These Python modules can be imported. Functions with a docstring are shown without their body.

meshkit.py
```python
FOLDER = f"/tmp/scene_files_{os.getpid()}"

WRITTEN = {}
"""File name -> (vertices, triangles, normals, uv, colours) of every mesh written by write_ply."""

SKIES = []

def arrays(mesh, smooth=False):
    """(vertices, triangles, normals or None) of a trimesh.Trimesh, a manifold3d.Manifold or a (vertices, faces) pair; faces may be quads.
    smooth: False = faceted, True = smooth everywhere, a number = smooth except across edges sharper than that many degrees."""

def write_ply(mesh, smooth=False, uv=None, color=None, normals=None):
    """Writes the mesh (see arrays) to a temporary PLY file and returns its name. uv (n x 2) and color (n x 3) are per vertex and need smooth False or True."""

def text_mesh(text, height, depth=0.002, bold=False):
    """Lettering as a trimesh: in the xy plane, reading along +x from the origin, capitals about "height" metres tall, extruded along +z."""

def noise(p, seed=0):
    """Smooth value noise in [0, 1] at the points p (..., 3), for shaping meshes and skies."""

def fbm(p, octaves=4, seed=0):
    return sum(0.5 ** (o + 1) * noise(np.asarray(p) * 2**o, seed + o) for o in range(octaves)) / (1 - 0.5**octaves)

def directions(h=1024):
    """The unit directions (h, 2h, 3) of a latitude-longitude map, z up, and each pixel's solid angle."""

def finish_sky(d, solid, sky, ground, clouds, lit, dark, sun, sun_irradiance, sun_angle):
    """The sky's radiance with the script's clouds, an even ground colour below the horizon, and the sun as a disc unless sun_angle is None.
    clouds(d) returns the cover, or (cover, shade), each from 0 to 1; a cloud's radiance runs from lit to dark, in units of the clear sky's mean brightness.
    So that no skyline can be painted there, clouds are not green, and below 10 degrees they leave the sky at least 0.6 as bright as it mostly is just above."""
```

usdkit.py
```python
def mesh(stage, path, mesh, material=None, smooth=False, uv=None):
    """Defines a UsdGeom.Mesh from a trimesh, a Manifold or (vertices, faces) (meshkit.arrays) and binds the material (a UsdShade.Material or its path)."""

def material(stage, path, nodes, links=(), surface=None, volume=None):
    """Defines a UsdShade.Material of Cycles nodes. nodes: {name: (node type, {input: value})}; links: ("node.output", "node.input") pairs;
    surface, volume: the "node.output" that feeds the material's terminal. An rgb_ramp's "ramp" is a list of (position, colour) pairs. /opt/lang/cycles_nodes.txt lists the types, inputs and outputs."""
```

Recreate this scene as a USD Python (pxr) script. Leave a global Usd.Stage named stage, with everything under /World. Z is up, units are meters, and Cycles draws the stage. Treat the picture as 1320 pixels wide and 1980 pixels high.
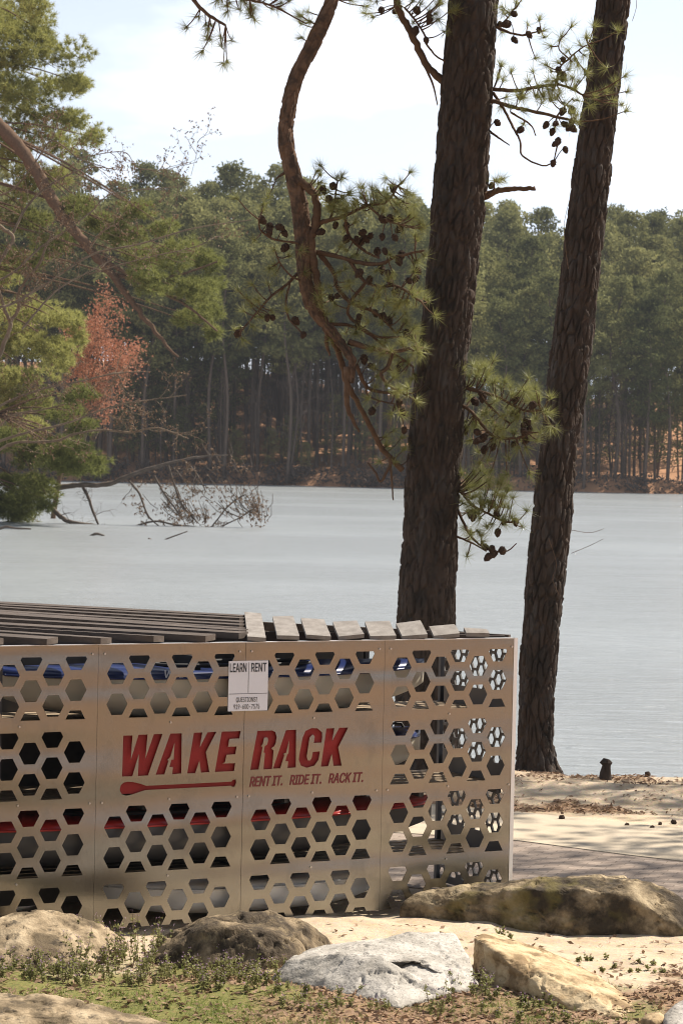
import math, random, re
import numpy as np, trimesh, manifold3d, shapely
from shapely.geometry import Polygon, box as sbox
from shapely.ops import unary_union
import usdkit, meshkit
from pxr import Usd, UsdGeom, UsdLux, UsdShade, Gf, Sdf, Vt

stage = Usd.Stage.CreateInMemory()
UsdGeom.SetStageUpAxis(stage, UsdGeom.Tokens.z)
UsdGeom.SetStageMetersPerUnit(stage, 1.0)
UsdGeom.Xform.Define(stage, '/World')
UsdGeom.Scope.Define(stage, '/World/Looks')

# ------------------------------------------------------------------ camera
EYE = 3.604                      # metres above the ground at the rack
FPX, CX, CY, HORIZON, ROLL = 5500.0, 660.0, 990.0, 870.0, math.radians(1.25)
PITCH = math.atan((CY - HORIZON) / FPX)
FW = np.array([0, math.cos(PITCH), -math.sin(PITCH)])
UP0 = np.array([0, math.sin(PITCH), math.cos(PITCH)])
RT0 = np.array([1.0, 0, 0])
RT = RT0 * math.cos(ROLL) + UP0 * math.sin(ROLL)
UP = -RT0 * math.sin(ROLL) + UP0 * math.cos(ROLL)
cam = UsdGeom.Camera.Define(stage, '/World/camera')
M = np.eye(4); M[0, :3], M[1, :3], M[2, :3], M[3, :3] = RT, UP, -FW, (0, 0, EYE)
cam.AddTransformOp().Set(Gf.Matrix4d(M.tolist()))
AP = 14.9
cam.CreateHorizontalApertureAttr(AP); cam.CreateVerticalApertureAttr(AP * 1980 / 1320)
cam.CreateFocalLengthAttr(FPX / 1320 * AP)
cam.CreateClippingRangeAttr(Gf.Vec2f(0.5, 4000))
cam.CreateFStopAttr(5.0); cam.CreateFocusDistanceAttr(23.5)
cam.CreateExposureAttr(0.98)

# ------------------------------------------------------------------ sky and sun
SUN_AZ, SUN_EL = math.radians(58.0), math.radians(48.0)     # azimuth from +y towards +x
SUN = np.array([math.sin(SUN_AZ) * math.cos(SUN_EL), math.cos(SUN_AZ) * math.cos(SUN_EL), math.sin(SUN_EL)])
def MAT(name, nodes, links=(), surface=None, volume=None):
    return usdkit.material(stage, '/World/Looks/' + name, nodes, links, surface=surface, volume=volume)
sky_mat = MAT('sky_look', {
    'sky': ('sky_texture', {'sky_type': 'single_scattering', 'sun_disc': False, 'sun_elevation': SUN_EL, 'sun_rotation': SUN_AZ, 'aerosol_density': 2.0, 'air_density': 1.0}),
    'tc': ('texture_coordinate', {}), 'mp': ('mapping', {'scale': (1.0, 1.0, 3.2)}), 'sx': ('separate_xyz', {}),
    'n': ('noise_texture', {'scale': 6.5, 'detail': 6, 'roughness': 0.55}),
    'r': ('rgb_ramp', {'ramp': [(0.0, (0.0,) * 3), (0.47, (0.05,) * 3), (0.62, (0.75,) * 3), (1.0, (0.9,) * 3)]}),
    'hz': ('map_range', {'range_type': 'smoothstep', 'from_min': 0.0, 'from_max': 0.55, 'to_min': 0.86, 'to_max': 0.0, 'clamp': True}),
    'mx': ('math', {'math_type': 'add', 'use_clamp': True}), 'mx2': ('math', {'math_type': 'multiply', 'value2': 0.55}),
    'bw': ('rgb_to_bw', {}), 'hc': ('mix', {'mix_type': 'multiply', 'fac': 1.0, 'color2': (2.18, 2.44, 2.86)}), 'm': ('mix', {'mix_type': 'mix'}), 'cf': ('math', {'math_type': 'multiply', 'value2': 0.7}), 'mc': ('mix', {'mix_type': 'mix', 'color2': (12.2, 12.3, 12.6)}),
    'bg': ('background_shader', {'strength': 0.05})},
    [('tc.generated', 'mp.vector'), ('tc.generated', 'sx.vector'), ('sx.z', 'hz.value'), ('mp.vector', 'n.vector'), ('n.fac', 'r.fac'), ('r.color', 'mx2.value1'), ('mx2.value', 'mx.value1'), ('hz.result', 'mx.value2'), ('mx.value', 'm.fac'), ('sky.color', 'm.color1'), ('sky.color', 'bw.color'), ('bw.val', 'hc.color1'), ('hc.color', 'm.color2'), ('r.color', 'cf.value1'), ('cf.value', 'mc.fac'), ('m.color', 'mc.color1'), ('mc.color', 'bg.color')], surface='bg.background')
dome = UsdLux.DomeLight.Define(stage, '/World/sky')
UsdShade.MaterialBindingAPI.Apply(dome.GetPrim()).Bind(sky_mat)
dome.GetPrim().SetCustomDataByKey('kind', 'structure')
sun = UsdLux.DistantLight.Define(stage, '/World/sun')
sun.CreateNormalizeAttr(True); sun.CreateIntensityAttr(1.25); sun.CreateAngleAttr(0.53); sun.CreateColorAttr(Gf.Vec3f(1.0, 0.915, 0.79))
zax = SUN; xax = np.cross([0, 0, 1], zax); xax /= np.linalg.norm(xax); yax = np.cross(zax, xax)
M = np.eye(4); M[0, :3], M[1, :3], M[2, :3] = xax, yax, zax
sun.AddTransformOp().Set(Gf.Matrix4d(M.tolist()))

# ------------------------------------------------------------------ helpers
taken = {}
def numbered(parent, name):
    k = taken.get((parent, name), 0); taken[(parent, name)] = k + 1
    return f'{parent}/{name}' if k == 0 else f'{parent}/{name}_{k:03d}'
def tag(p, label=None, category=None, group=None, kind=None):
    p = p.GetPrim() if hasattr(p, 'GetPrim') else p
    for k, v in (('label', label), ("category", category), ("group", group), ('kind', kind)):
        if v: p.SetCustomDataByKey(k, v)
    return p
def obj(name, mesh, m, parent='/World', smooth=False, **kw):
    parent = str(parent.GetPath()) if hasattr(parent, 'GetPath') else parent
    o = usdkit.mesh(stage, numbered(parent, name), mesh, m, smooth=smooth)
    tag(o, **kw); return o
def thing(name, label, cat, loc=(0, 0, 0), rotz=0.0, group=None, scale=None):
    x = UsdGeom.Xform.Define(stage, numbered('/World', name))
    x.AddTranslateOp().Set(Gf.Vec3d(*map(float, loc))); x.AddRotateZOp().Set(math.degrees(rotz))
    x.AddScaleOp().Set(Gf.Vec3f(*( (scale,) * 3 if scale and np.ndim(scale) == 0 else scale or (1, 1, 1))))
    tag(x, label, cat, group); return x.GetPrim()
def dup(root, loc, rotz, label, cat, group=None, scale=1.0):
    r = UsdGeom.Xform.Define(stage, numbered('/World', re.sub(r'_\d{3}$', '', root.GetName())))
    r.GetPrim().GetReferences().AddInternalReference(root.GetPath())
    sc = (scale,) * 3 if np.ndim(scale) == 0 else scale
    ops = {o.GetOpName(): o for o in UsdGeom.Xformable(r).GetOrderedXformOps()}
    ops['xformOp:translate'].Set(Gf.Vec3d(*map(float, loc))); ops['xformOp:rotateZ'].Set(math.degrees(rotz)); ops['xformOp:scale'].Set(Gf.Vec3f(*map(float, sc)))
    tag(r, label, cat, group); r.GetPrim().SetInstanceable(True)
    return r.GetPrim()
def at(px, py, Y):
    """the point at depth Y (metres along +y) seen at a position of the photograph, for laying out real things at real distances"""
    U, V = px - CX, py - CY
    u, v = U * math.cos(ROLL) + V * math.sin(ROLL), -U * math.sin(ROLL) + V * math.cos(ROLL)
    d = FW + RT0 * u / FPX - UP0 * v / FPX
    return np.array([0, 0, EYE]) + d * (Y / d[1])
def bx(x0, x1, y0, y1, z0, z1):
    m = trimesh.creation.box((x1 - x0, y1 - y0, z1 - z0)); m.apply_translation(((x0 + x1) / 2, (y0 + y1) / 2, (z0 + z1) / 2)); return m
def cat(ms): return trimesh.util.concatenate(ms)
def catmull(P, n=6):
    P = np.asarray(P, float)
    if len(P) < 3: return np.array([P[0] + (P[-1] - P[0]) * t for t in np.linspace(0, 1, n + 1)])
    Q = np.vstack([2 * P[0] - P[1], P, 2 * P[-1] - P[-2]]); out = []
    for i in range(1, len(Q) - 2):
        a, b, c, d = Q[i - 1:i + 3]
        for t in np.linspace(0, 1, n, endpoint=False):
            out.append(0.5 * (2 * b + (c - a) * t + (2 * a - 5 * b + 4 * c - d) * t * t + (3 * b - a - 3 * c + d) * t ** 3))
    return np.array(out + [Q[-2]])
def tube(P, R, k=6, wob=0.0, seed=0):
    P = np.asarray(P, float); R = np.interp(np.linspace(0, 1, len(P)), np.linspace(0, 1, len(np.atleast_1d(R))), np.atleast_1d(R))
    T = np.gradient(P, axis=0); T /= np.maximum(np.linalg.norm(T, axis=1, keepdims=True), 1e-9)
    ref = np.array([0.3, 0.9, 0.1]) if abs(T[0] @ np.array([0.3, 0.9, 0.1])) < 0.85 else np.array([0.9, 0.1, 0.3])
    A = []
    for t in T:
        ref = ref - t * (ref @ t); ref = ref / np.linalg.norm(ref); A.append(ref)
    A = np.array(A); B = np.cross(T, A)
    th = np.arange(k) * 2 * math.pi / k
    r = R[:, None] * np.ones(k)
    if wob: r = r * (1 + wob * (np.random.default_rng(seed).random(r.shape) - 0.5))
    V = (P[:, None] + A[:, None] * (r * np.cos(th))[..., None] + B[:, None] * (r * np.sin(th))[..., None]).reshape(-1, 3)
    n = len(P); i = np.arange(n - 1)[:, None] * k; j = np.arange(k)[None]; j2 = (j + 1) % k
    F = np.concatenate([np.stack([i + j, i + j2, i + k + j2], -1).reshape(-1, 3), np.stack([i + j, i + k + j2, i + k + j], -1).reshape(-1, 3)])
    caps = [[0, (q + 1), q] for q in range(1, k - 1)] + [[(n - 1) * k, (n - 1) * k + q, (n - 1) * k + q + 1] for q in range(1, k - 1)]
    return trimesh.Trimesh(V, np.vstack([F, np.array(caps)]), process=False)
def sstep(a, b, x):
    t = np.clip((np.asarray(x, float) - a) / (b - a), 0, 1); return t * t * (3 - 2 * t)
fbm = meshkit.fbm

# ------------------------------------------------------------------ materials
def rough_mat(name, ramp, scale=6.0, detail=8, rough=0.9, bump=0.3, bscale=40.0, bdist=0.01, extra=None, coords='pos', stretch=(1, 1, 1), spec=0.25):
    """mottled matt material: a colour ramp over noise, fine bump"""
    nodes = {'g': ('geometry', {}) if coords == 'pos' else ('texture_coordinate', {}), 'mp': ('mapping', {'scale': stretch}),
             'n': ('noise_texture', {'scale': scale, 'detail': detail, 'roughness': 0.62}), 'r': ('rgb_ramp', {'ramp': ramp}),
             'n2': ('noise_texture', {'scale': bscale, 'detail': 6, 'roughness': 0.6}), 'b': ('bump', {'strength': bump, 'distance': bdist}),
             'p': ('principled_bsdf', {'roughness': rough, 'specular_ior_level': spec})}
    links = [('g.position' if coords == 'pos' else 'g.object', 'mp.vector'), ('mp.vector', 'n.vector'), ('mp.vector', 'n2.vector'), ('n.fac', 'r.fac'), ('n2.fac', 'b.height'), ('b.normal', 'p.normal'), ('r.color', 'p.base_color')]
    if extra:
        extra(nodes, links)
    return MAT(name, nodes, links, surface='p.BSDF')
def speckle(scale, lo, hi, colour, amount):
    def f(nodes, links):
        nodes['ns'] = ('noise_texture', {'scale': scale, 'detail': 3, 'roughness': 0.7})
        nodes['rs'] = ('rgb_ramp', {'ramp': [(0, (0, 0, 0)), (lo, (0, 0, 0)), (hi, (amount,) * 3), (1, (amount,) * 3)]})
        nodes['ms'] = ('mix', {'mix_type': 'mix', 'color2': colour})
        links.remove(('r.color', 'p.base_color'))
        links += [('mp.vector', 'ns.vector'), ('ns.fac', 'rs.fac'), ('rs.color', 'ms.fac'), ('r.color', 'ms.color1'), ('ms.color', 'p.base_color')]
    return f
def leaf_mat(name, c1, c2, trans=0.35, rough=0.6, spec=0.3):
    n = {'oi': ('geometry', {}), 'ob': ('object_info', {}), 'ad': ('math', {'math_type': 'add'}), 'fr': ('math', {'math_type': 'fraction'}),
         'r': ('rgb_ramp', {'ramp': [(0, c1), (1, c2)]}), 'p': ('principled_bsdf', {'roughness': rough, 'specular_ior_level': spec}),
         't': ('translucent_bsdf', {}), 'm': ('mix_closure', {'fac': trans})}
    return MAT(name, n, [('oi.random_per_island', 'ad.value1'), ('ob.random', 'ad.value2'), ('ad.value', 'fr.value1'), ('fr.value', 'r.fac'), ('r.color', 'p.base_color'), ('r.color', 't.color'), ('p.BSDF', 'm.closure1'), ('t.BSDF', 'm.closure2')], surface='m.closure')
def plain(name, c, rough=0.5, metal=0.0, spec=0.5, coat=0.0):
    return MAT(name, {'p': ('principled_bsdf', {'base_color': c, 'roughness': rough, 'metallic': metal, 'specular_ior_level': spec, 'coat_weight': coat})}, surface='p.BSDF')

M_bark = rough_mat('pine_bark', [(0, (0.024, 0.020, 0.0175)), (0.40, (0.042, 0.035, 0.030)), (0.53, (0.062, 0.046, 0.037)), (0.62, (0.060, 0.052, 0.047)), (1, (0.13, 0.112, 0.10))], scale=6, rough=0.95, bump=0.7, bscale=60, bdist=0.012, stretch=(1, 1, 0.45), spec=0.1)
M_limb = rough_mat('limb_bark', [(0, (0.04, 0.027, 0.02)), (0.5, (0.10, 0.062, 0.04)), (1, (0.19, 0.125, 0.08))], scale=14, rough=0.9, bump=0.6, bscale=50, bdist=0.008, spec=0.1)
M_limb_bark = rough_mat('limb_bark_flaky', [(0, (0.035, 0.026, 0.020)), (0.42, (0.075, 0.053, 0.040)), (0.54, (0.13, 0.082, 0.055)), (1, (0.22, 0.16, 0.12))], scale=10, rough=0.95, bump=0.6, bscale=60, bdist=0.01, spec=0.1)
M_pale_limb = rough_mat('pale_limb_bark', [(0, (0.06, 0.046, 0.034)), (0.5, (0.14, 0.105, 0.075)), (1, (0.27, 0.21, 0.15))], scale=3, rough=0.85, bump=0.3, spec=0.1)
M_dead = rough_mat('dead_wood', [(0, (0.05, 0.04, 0.035)), (0.5, (0.10, 0.08, 0.065)), (1, (0.2, 0.165, 0.14))], scale=3, rough=0.9, bump=0.3, spec=0.1)
M_needle = leaf_mat('long_needles', (0.12, 0.14, 0.042), (0.30, 0.305, 0.11), trans=0.34, rough=0.45)
M_needle_mid = leaf_mat('bank_needles', (0.14, 0.155, 0.042), (0.34, 0.335, 0.11), trans=0.36, spec=0.15)
M_far_needle = leaf_mat('far_needles', (0.090, 0.098, 0.036), (0.245, 0.238, 0.094), trans=0.3, rough=0.9, spec=0.08)
M_far_bark = rough_mat('far_bark', [(0, (0.05, 0.040, 0.033)), (1, (0.165, 0.12, 0.09))], scale=0.8, bump=0.0, spec=0.05)
M_far_twig = leaf_mat('far_twigs', (0.06, 0.045, 0.036), (0.13, 0.095, 0.075), trans=0.0, rough=0.9)
M_bud = leaf_mat('red_buds', (0.36, 0.145, 0.08), (0.56, 0.28, 0.17), trans=0.3)
M_brown_leaf = leaf_mat('dead_leaves', (0.07, 0.045, 0.03), (0.22, 0.14, 0.085), trans=0.2, rough=0.8)
M_cone = rough_mat('cone_scales', [(0, (0.025, 0.016, 0.012)), (1, (0.085, 0.055, 0.038))], scale=60, bump=0.5, bscale=120, spec=0.1)
M_litter = leaf_mat('leaf_litter', (0.12, 0.065, 0.038), (0.42, 0.29, 0.19), trans=0.15, rough=0.85)
M_grass = leaf_mat('grass_blades', (0.10, 0.15, 0.03), (0.26, 0.30, 0.08), trans=0.35)
M_weed = leaf_mat('weed_leaves', (0.19, 0.20, 0.075), (0.40, 0.37, 0.17), trans=0.4, spec=0.15)
M_weed_stem = plain('weed_stems', (0.17, 0.12, 0.07), 0.8)
M_flower = leaf_mat('purple_flowers', (0.36, 0.22, 0.36), (0.52, 0.38, 0.50), trans=0.3)

# aluminium sheet: brushed, slightly buckled, stained
M_alu = MAT('aluminium_sheet', {
    'tc': ('texture_coordinate', {}), 'ma': ('mapping', {'scale': (0.30, 1.0, 2.6), 'location': (0.3, 0, 0.2)}), 'mb': ('mapping', {'scale': (2.0, 2.0, 260.0)}), 'mc': ('mapping', {'scale': (2.2, 1, 1.5)}),
    'na': ('noise_texture', {'scale': 1.0, 'detail': 1, 'roughness': 0.3}), 'nb': ('noise_texture', {'scale': 1.0, 'detail': 2}), 'nc': ('noise_texture', {'scale': 1.5, 'detail': 7, 'roughness': 0.65}),
    'ba': ('bump', {'strength': 1.0, 'distance': 0.036}), 'bb': ('bump', {'strength': 0.10, 'distance': 0.002}),
    'rc': ('rgb_ramp', {'ramp': [(0, (0.145, 0.138, 0.122)), (0.36, (0.248, 0.240, 0.218)), (0.46, (0.282, 0.274, 0.250)), (1, (0.30, 0.292, 0.27))]}),
    'rr': ('rgb_ramp', {'ramp': [(0, (0.32,) * 3), (0.5, (0.21,) * 3), (1, (0.18,) * 3)]}),
    'p': ('principled_bsdf', {'metallic': 1.0, 'roughness': 0.3})},
    [('tc.object', 'ma.vector'), ('tc.object', 'mb.vector'), ('tc.object', 'mc.vector'), ('ma.vector', 'na.vector'), ('mb.vector', 'nb.vector'), ('mc.vector', 'nc.vector'),
     ('na.fac', 'ba.height'), ('nb.fac', 'bb.height'), ('ba.normal', 'bb.normal'), ('bb.normal', 'p.normal'), ('nc.fac', 'rc.fac'), ('rc.color', 'p.base_color'), ('nc.fac', 'rr.fac'), ('rr.color', 'p.roughness')], surface='p.BSDF')
M_alu_trim = plain('aluminium_trim', (0.74, 0.73, 0.71), 0.42, 1.0)
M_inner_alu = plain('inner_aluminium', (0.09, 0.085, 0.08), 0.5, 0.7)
M_steel = plain('bolt_steel', (0.5, 0.48, 0.46), 0.3, 1.0)
M_dark_steel = plain('dark_frame_steel', (0.05, 0.05, 0.055), 0.5, 0.3)
M_red_sheet = rough_mat('red_backing', [(0, (0.15, 0.008, 0.007)), (0.5, (0.22, 0.012, 0.010)), (1, (0.30, 0.02, 0.015))], scale=1.4, detail=3, rough=0.5, bump=0.2, bscale=3, bdist=0.03, stretch=(1, 1, 3.5), spec=0.25)
M_tag_red = plain('lettering_red', (0.13, 0.010, 0.008), 0.7)
M_wood = rough_mat('weathered_boards', [(0, (0.08, 0.07, 0.062)), (0.45, (0.185, 0.165, 0.148)), (1, (0.35, 0.325, 0.30))], scale=5, rough=0.85, bump=0.5, bscale=14, bdist=0.006, stretch=(2.2, 0.6, 2.2), spec=0.2)
M_wood_dark = rough_mat('damp_boards', [(0, (0.035, 0.028, 0.024)), (0.5, (0.08, 0.063, 0.053)), (1, (0.15, 0.12, 0.10))], scale=5, rough=0.8, bump=0.4, bscale=14, bdist=0.006, stretch=(0.7, 1.5, 3), spec=0.2)
M_shelf = rough_mat('shelf_boards', [(0, (0.16, 0.12, 0.08)), (1, (0.34, 0.26, 0.18))], scale=6, rough=0.85, bump=0.3)
M_blue = plain('blue_plastic', (0.006, 0.017, 0.09), 0.35, coat=0.2)
M_cream = plain('cream_plastic', (0.42, 0.385, 0.31), 0.45)
M_red_pl = plain('red_plastic', (0.42, 0.022, 0.018), 0.35, coat=0.2)
M_grey_pl = plain('dark_grey_plastic', (0.06, 0.058, 0.058), 0.45)
M_white_pl = plain('white_plastic', (0.60, 0.60, 0.60), 0.4)
M_black = plain('black_rubber', (0.015, 0.015, 0.016), 0.7)
M_sign = plain('sign_white', (0.62, 0.60, 0.62), 0.55)
M_ink = plain('sign_ink', (0.03, 0.03, 0.035), 0.6)
M_pale_ink = plain('pale_lettering', (0.40, 0.45, 0.55), 0.5)

M_granite = rough_mat('white_granite', [(0, (0.20, 0.18, 0.155)), (0.43, (0.325, 0.30, 0.265)), (0.55, (0.43, 0.40, 0.36)), (1, (0.49, 0.46, 0.42))], scale=5, rough=0.9, bump=0.6, bscale=45, bdist=0.012, extra=speckle(48, 0.56, 0.64, (0.10, 0.095, 0.09), 0.7))
M_tan_rock = rough_mat('tan_rock', [(0, (0.10, 0.065, 0.035)), (0.42, (0.22, 0.15, 0.08)), (0.50, (0.37, 0.27, 0.155)), (0.6, (0.46, 0.36, 0.225)), (1, (0.52, 0.43, 0.30))], scale=4.5, rough=0.92, bump=0.7, bscale=35, bdist=0.014, extra=speckle(16, 0.60, 0.72, (0.11, 0.08, 0.05), 0.7))
M_dark_rock = rough_mat('mossy_rock', [(0, (0.022, 0.017, 0.012)), (0.42, (0.045, 0.034, 0.022)), (0.49, (0.12, 0.09, 0.055)), (0.56, (0.24, 0.185, 0.115)), (0.66, (0.36, 0.29, 0.19)), (1, (0.42, 0.35, 0.24))], scale=3.2, rough=0.95, bump=0.8, bscale=30, bdist=0.016, extra=speckle(2.6, 0.54, 0.66, (0.16, 0.13, 0.04), 0.55))
M_mid_rock = rough_mat('dark_brown_rock', [(0, (0.024, 0.018, 0.012)), (0.42, (0.055, 0.041, 0.027)), (0.50, (0.13, 0.097, 0.06)), (0.58, (0.25, 0.19, 0.12)), (1, (0.38, 0.30, 0.20))], scale=3.4, rough=0.95, bump=0.9, bscale=30, bdist=0.016, stretch=(1.3, 1.3, .6), extra=speckle(14, 0.58, 0.70, (0.26, 0.205, 0.12), 0.6))
M_brown_rock = rough_mat('brown_rock', [(0, (0.05, 0.038, 0.026)), (0.42, (0.12, 0.09, 0.055)), (0.50, (0.25, 0.19, 0.12)), (0.62, (0.36, 0.285, 0.19)), (1, (0.46, 0.38, 0.27))], scale=3.6, rough=0.95, bump=0.8, bscale=32, bdist=0.015, extra=speckle(9, 0.57, 0.68, (0.045, 0.036, 0.026), 0.8))

# ground: zones held in a mesh attribute (x grass soil, y leaf litter, z forest floor)
def ground_nodes():
    nodes = {'g': ('geometry', {}), 'a': ('attribute', {'attribute': 'zone'}), 'sp': ('separate_xyz', {}),
        'n': ('noise_texture', {'scale': 2.2, 'detail': 9, 'roughness': 0.65}), 'nf': ('noise_texture', {'scale': 30.0, 'detail': 6, 'roughness': 0.7}),
        'rs': ('rgb_ramp', {'ramp': [(0, (0.23, 0.165, 0.105)), (0.38, (0.37, 0.29, 0.20)), (0.55, (0.46, 0.375, 0.275)), (1, (0.55, 0.465, 0.36))]}),
        'rg': ('rgb_ramp', {'ramp': [(0, (0.06, 0.05, 0.022)), (0.5, (0.15, 0.145, 0.05)), (1, (0.27, 0.225, 0.12))]}),
        'rl': ('rgb_ramp', {'ramp': [(0, (0.09, 0.056, 0.036)), (0.5, (0.23, 0.15, 0.092)), (1, (0.44, 0.33, 0.22))]}),
        'rf': ('rgb_ramp', {'ramp': [(0, (0.12, 0.068, 0.04)), (0.5, (0.33, 0.18, 0.10)), (1, (0.50, 0.31, 0.18))]}),
        'nt': ('noise_texture', {'scale': 0.12, 'detail': 7, 'roughness': 0.7}),
        'm1': ('mix', {'mix_type': 'mix'}), 'm2': ('mix', {'mix_type': 'mix'}), 'm3': ('mix', {'mix_type': 'mix'}),
        'fs': ('mix', {'mix_type': 'overlay', 'fac': 0.35}),
        'b': ('bump', {'strength': 0.6, 'distance': 0.02}), 'p': ('principled_bsdf', {'roughness': 0.95, 'specular_ior_level': 0.1})}
    links = [('g.position', 'n.vector'), ('g.position', 'nf.vector'), ('g.position', 'nt.vector'), ('a.vector', 'sp.vector'), ('n.fac', 'rs.fac'), ('nf.fac', 'rg.fac'), ('nf.fac', 'rl.fac'), ('nt.fac', 'rf.fac'),
        ('sp.x', 'm1.fac'), ('rs.color', 'm1.color1'), ('rg.color', 'm1.color2'), ('sp.y', 'm2.fac'), ('m1.color', 'm2.color1'), ('rl.color', 'm2.color2'),
        ('sp.z', 'm3.fac'), ('m2.color', 'm3.color1'), ('rf.color', 'm3.color2'), ('m3.color', 'fs.color1'), ('nf.color', 'fs.color2'), ('fs.color', 'p.base_color'), ('nf.fac', 'b.height'), ('b.normal', 'p.normal')]
    return MAT('ground_cover', nodes, links, surface='p.BSDF')
M_ground = ground_nodes()
M_path = rough_mat('path_concrete', [(0, (0.27, 0.225, 0.165)), (0.5, (0.40, 0.335, 0.25)), (1, (0.47, 0.405, 0.32))], scale=1.6, rough=0.9, bump=0.3, bscale=60, bdist=0.004)
M_paver = MAT('brick_pavers', {'g': ('geometry', {}), 'mp': ('mapping', {'rotation': (0, 0, 0.3), 'scale': (1, 1, 1)}),
    'bt': ('brick_texture', {'color1': (0.235, 0.185, 0.15), 'color2': (0.305, 0.245, 0.20), 'mortar': (0.17, 0.13, 0.10), 'scale': 1.0, 'brick_width': 0.21, 'row_height': 0.105, 'mortar_size': 0.006, 'mortar_smooth': 0.3}),
    'n': ('noise_texture', {'scale': 3.0, 'detail': 7}), 'r': ('rgb_ramp', {'ramp': [(0, (0.75,) * 3), (1, (1.2,) * 3)]}), 'mu': ('mix', {'mix_type': 'multiply', 'fac': 1.0}),
    'b': ('bump', {'strength': 0.5, 'distance': 0.004, 'invert': True}), 'p': ('principled_bsdf', {'roughness': 0.9, 'specular_ior_level': 0.2})},
    [('g.position', 'mp.vector'), ('mp.vector', 'bt.vector'), ('g.position', 'n.vector'), ('n.fac', 'r.fac'), ('bt.color', 'mu.color1'), ('r.color', 'mu.color2'), ('mu.color', 'p.base_color'), ('bt.fac', 'b.height'), ('b.normal', 'p.normal')], surface='p.BSDF')
M_water = MAT('lake_water', {'g': ('geometry', {}), 'ma': ('mapping', {'scale': (0.30, 1.1, 1.0), 'rotation': (0, 0, 0.12)}),
    'n1': ('noise_texture', {'scale': 3.4, 'detail': 5, 'roughness': 0.65, 'distortion': 0.6}), 'n2': ('noise_texture', {'scale': 0.9, 'detail': 4, 'roughness': 0.6}),
    'ad': ('math', {'math_type': 'multiply_add', 'value2': 1.8}), 'b': ('bump', {'strength': 1.0, 'distance': 0.12}),
    'np': ('noise_texture', {'scale': 0.045, 'detail': 4}), 'rp': ('rgb_ramp', {'ramp': [(0, (0.16,) * 3), (0.45, (0.18,) * 3), (0.6, (0.22,) * 3), (1, (0.24,) * 3)]}),
    'p': ('principled_bsdf', {'base_color': (0.26, 0.28, 0.29), 'ior': 1.40, 'roughness': 0.22, 'specular_ior_level': 0.5})},
    [('g.position', 'ma.vector'), ('ma.vector', 'n1.vector'), ('ma.vector', 'n2.vector'), ('n2.fac', 'ad.value1'), ('n1.fac', 'ad.value3'), ('ad.value', 'b.height'), ('b.normal', 'p.normal'), ('g.position', 'np.vector'), ('np.fac', 'rp.fac'), ('rp.color', 'p.roughness')], surface='p.BSDF')

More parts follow.
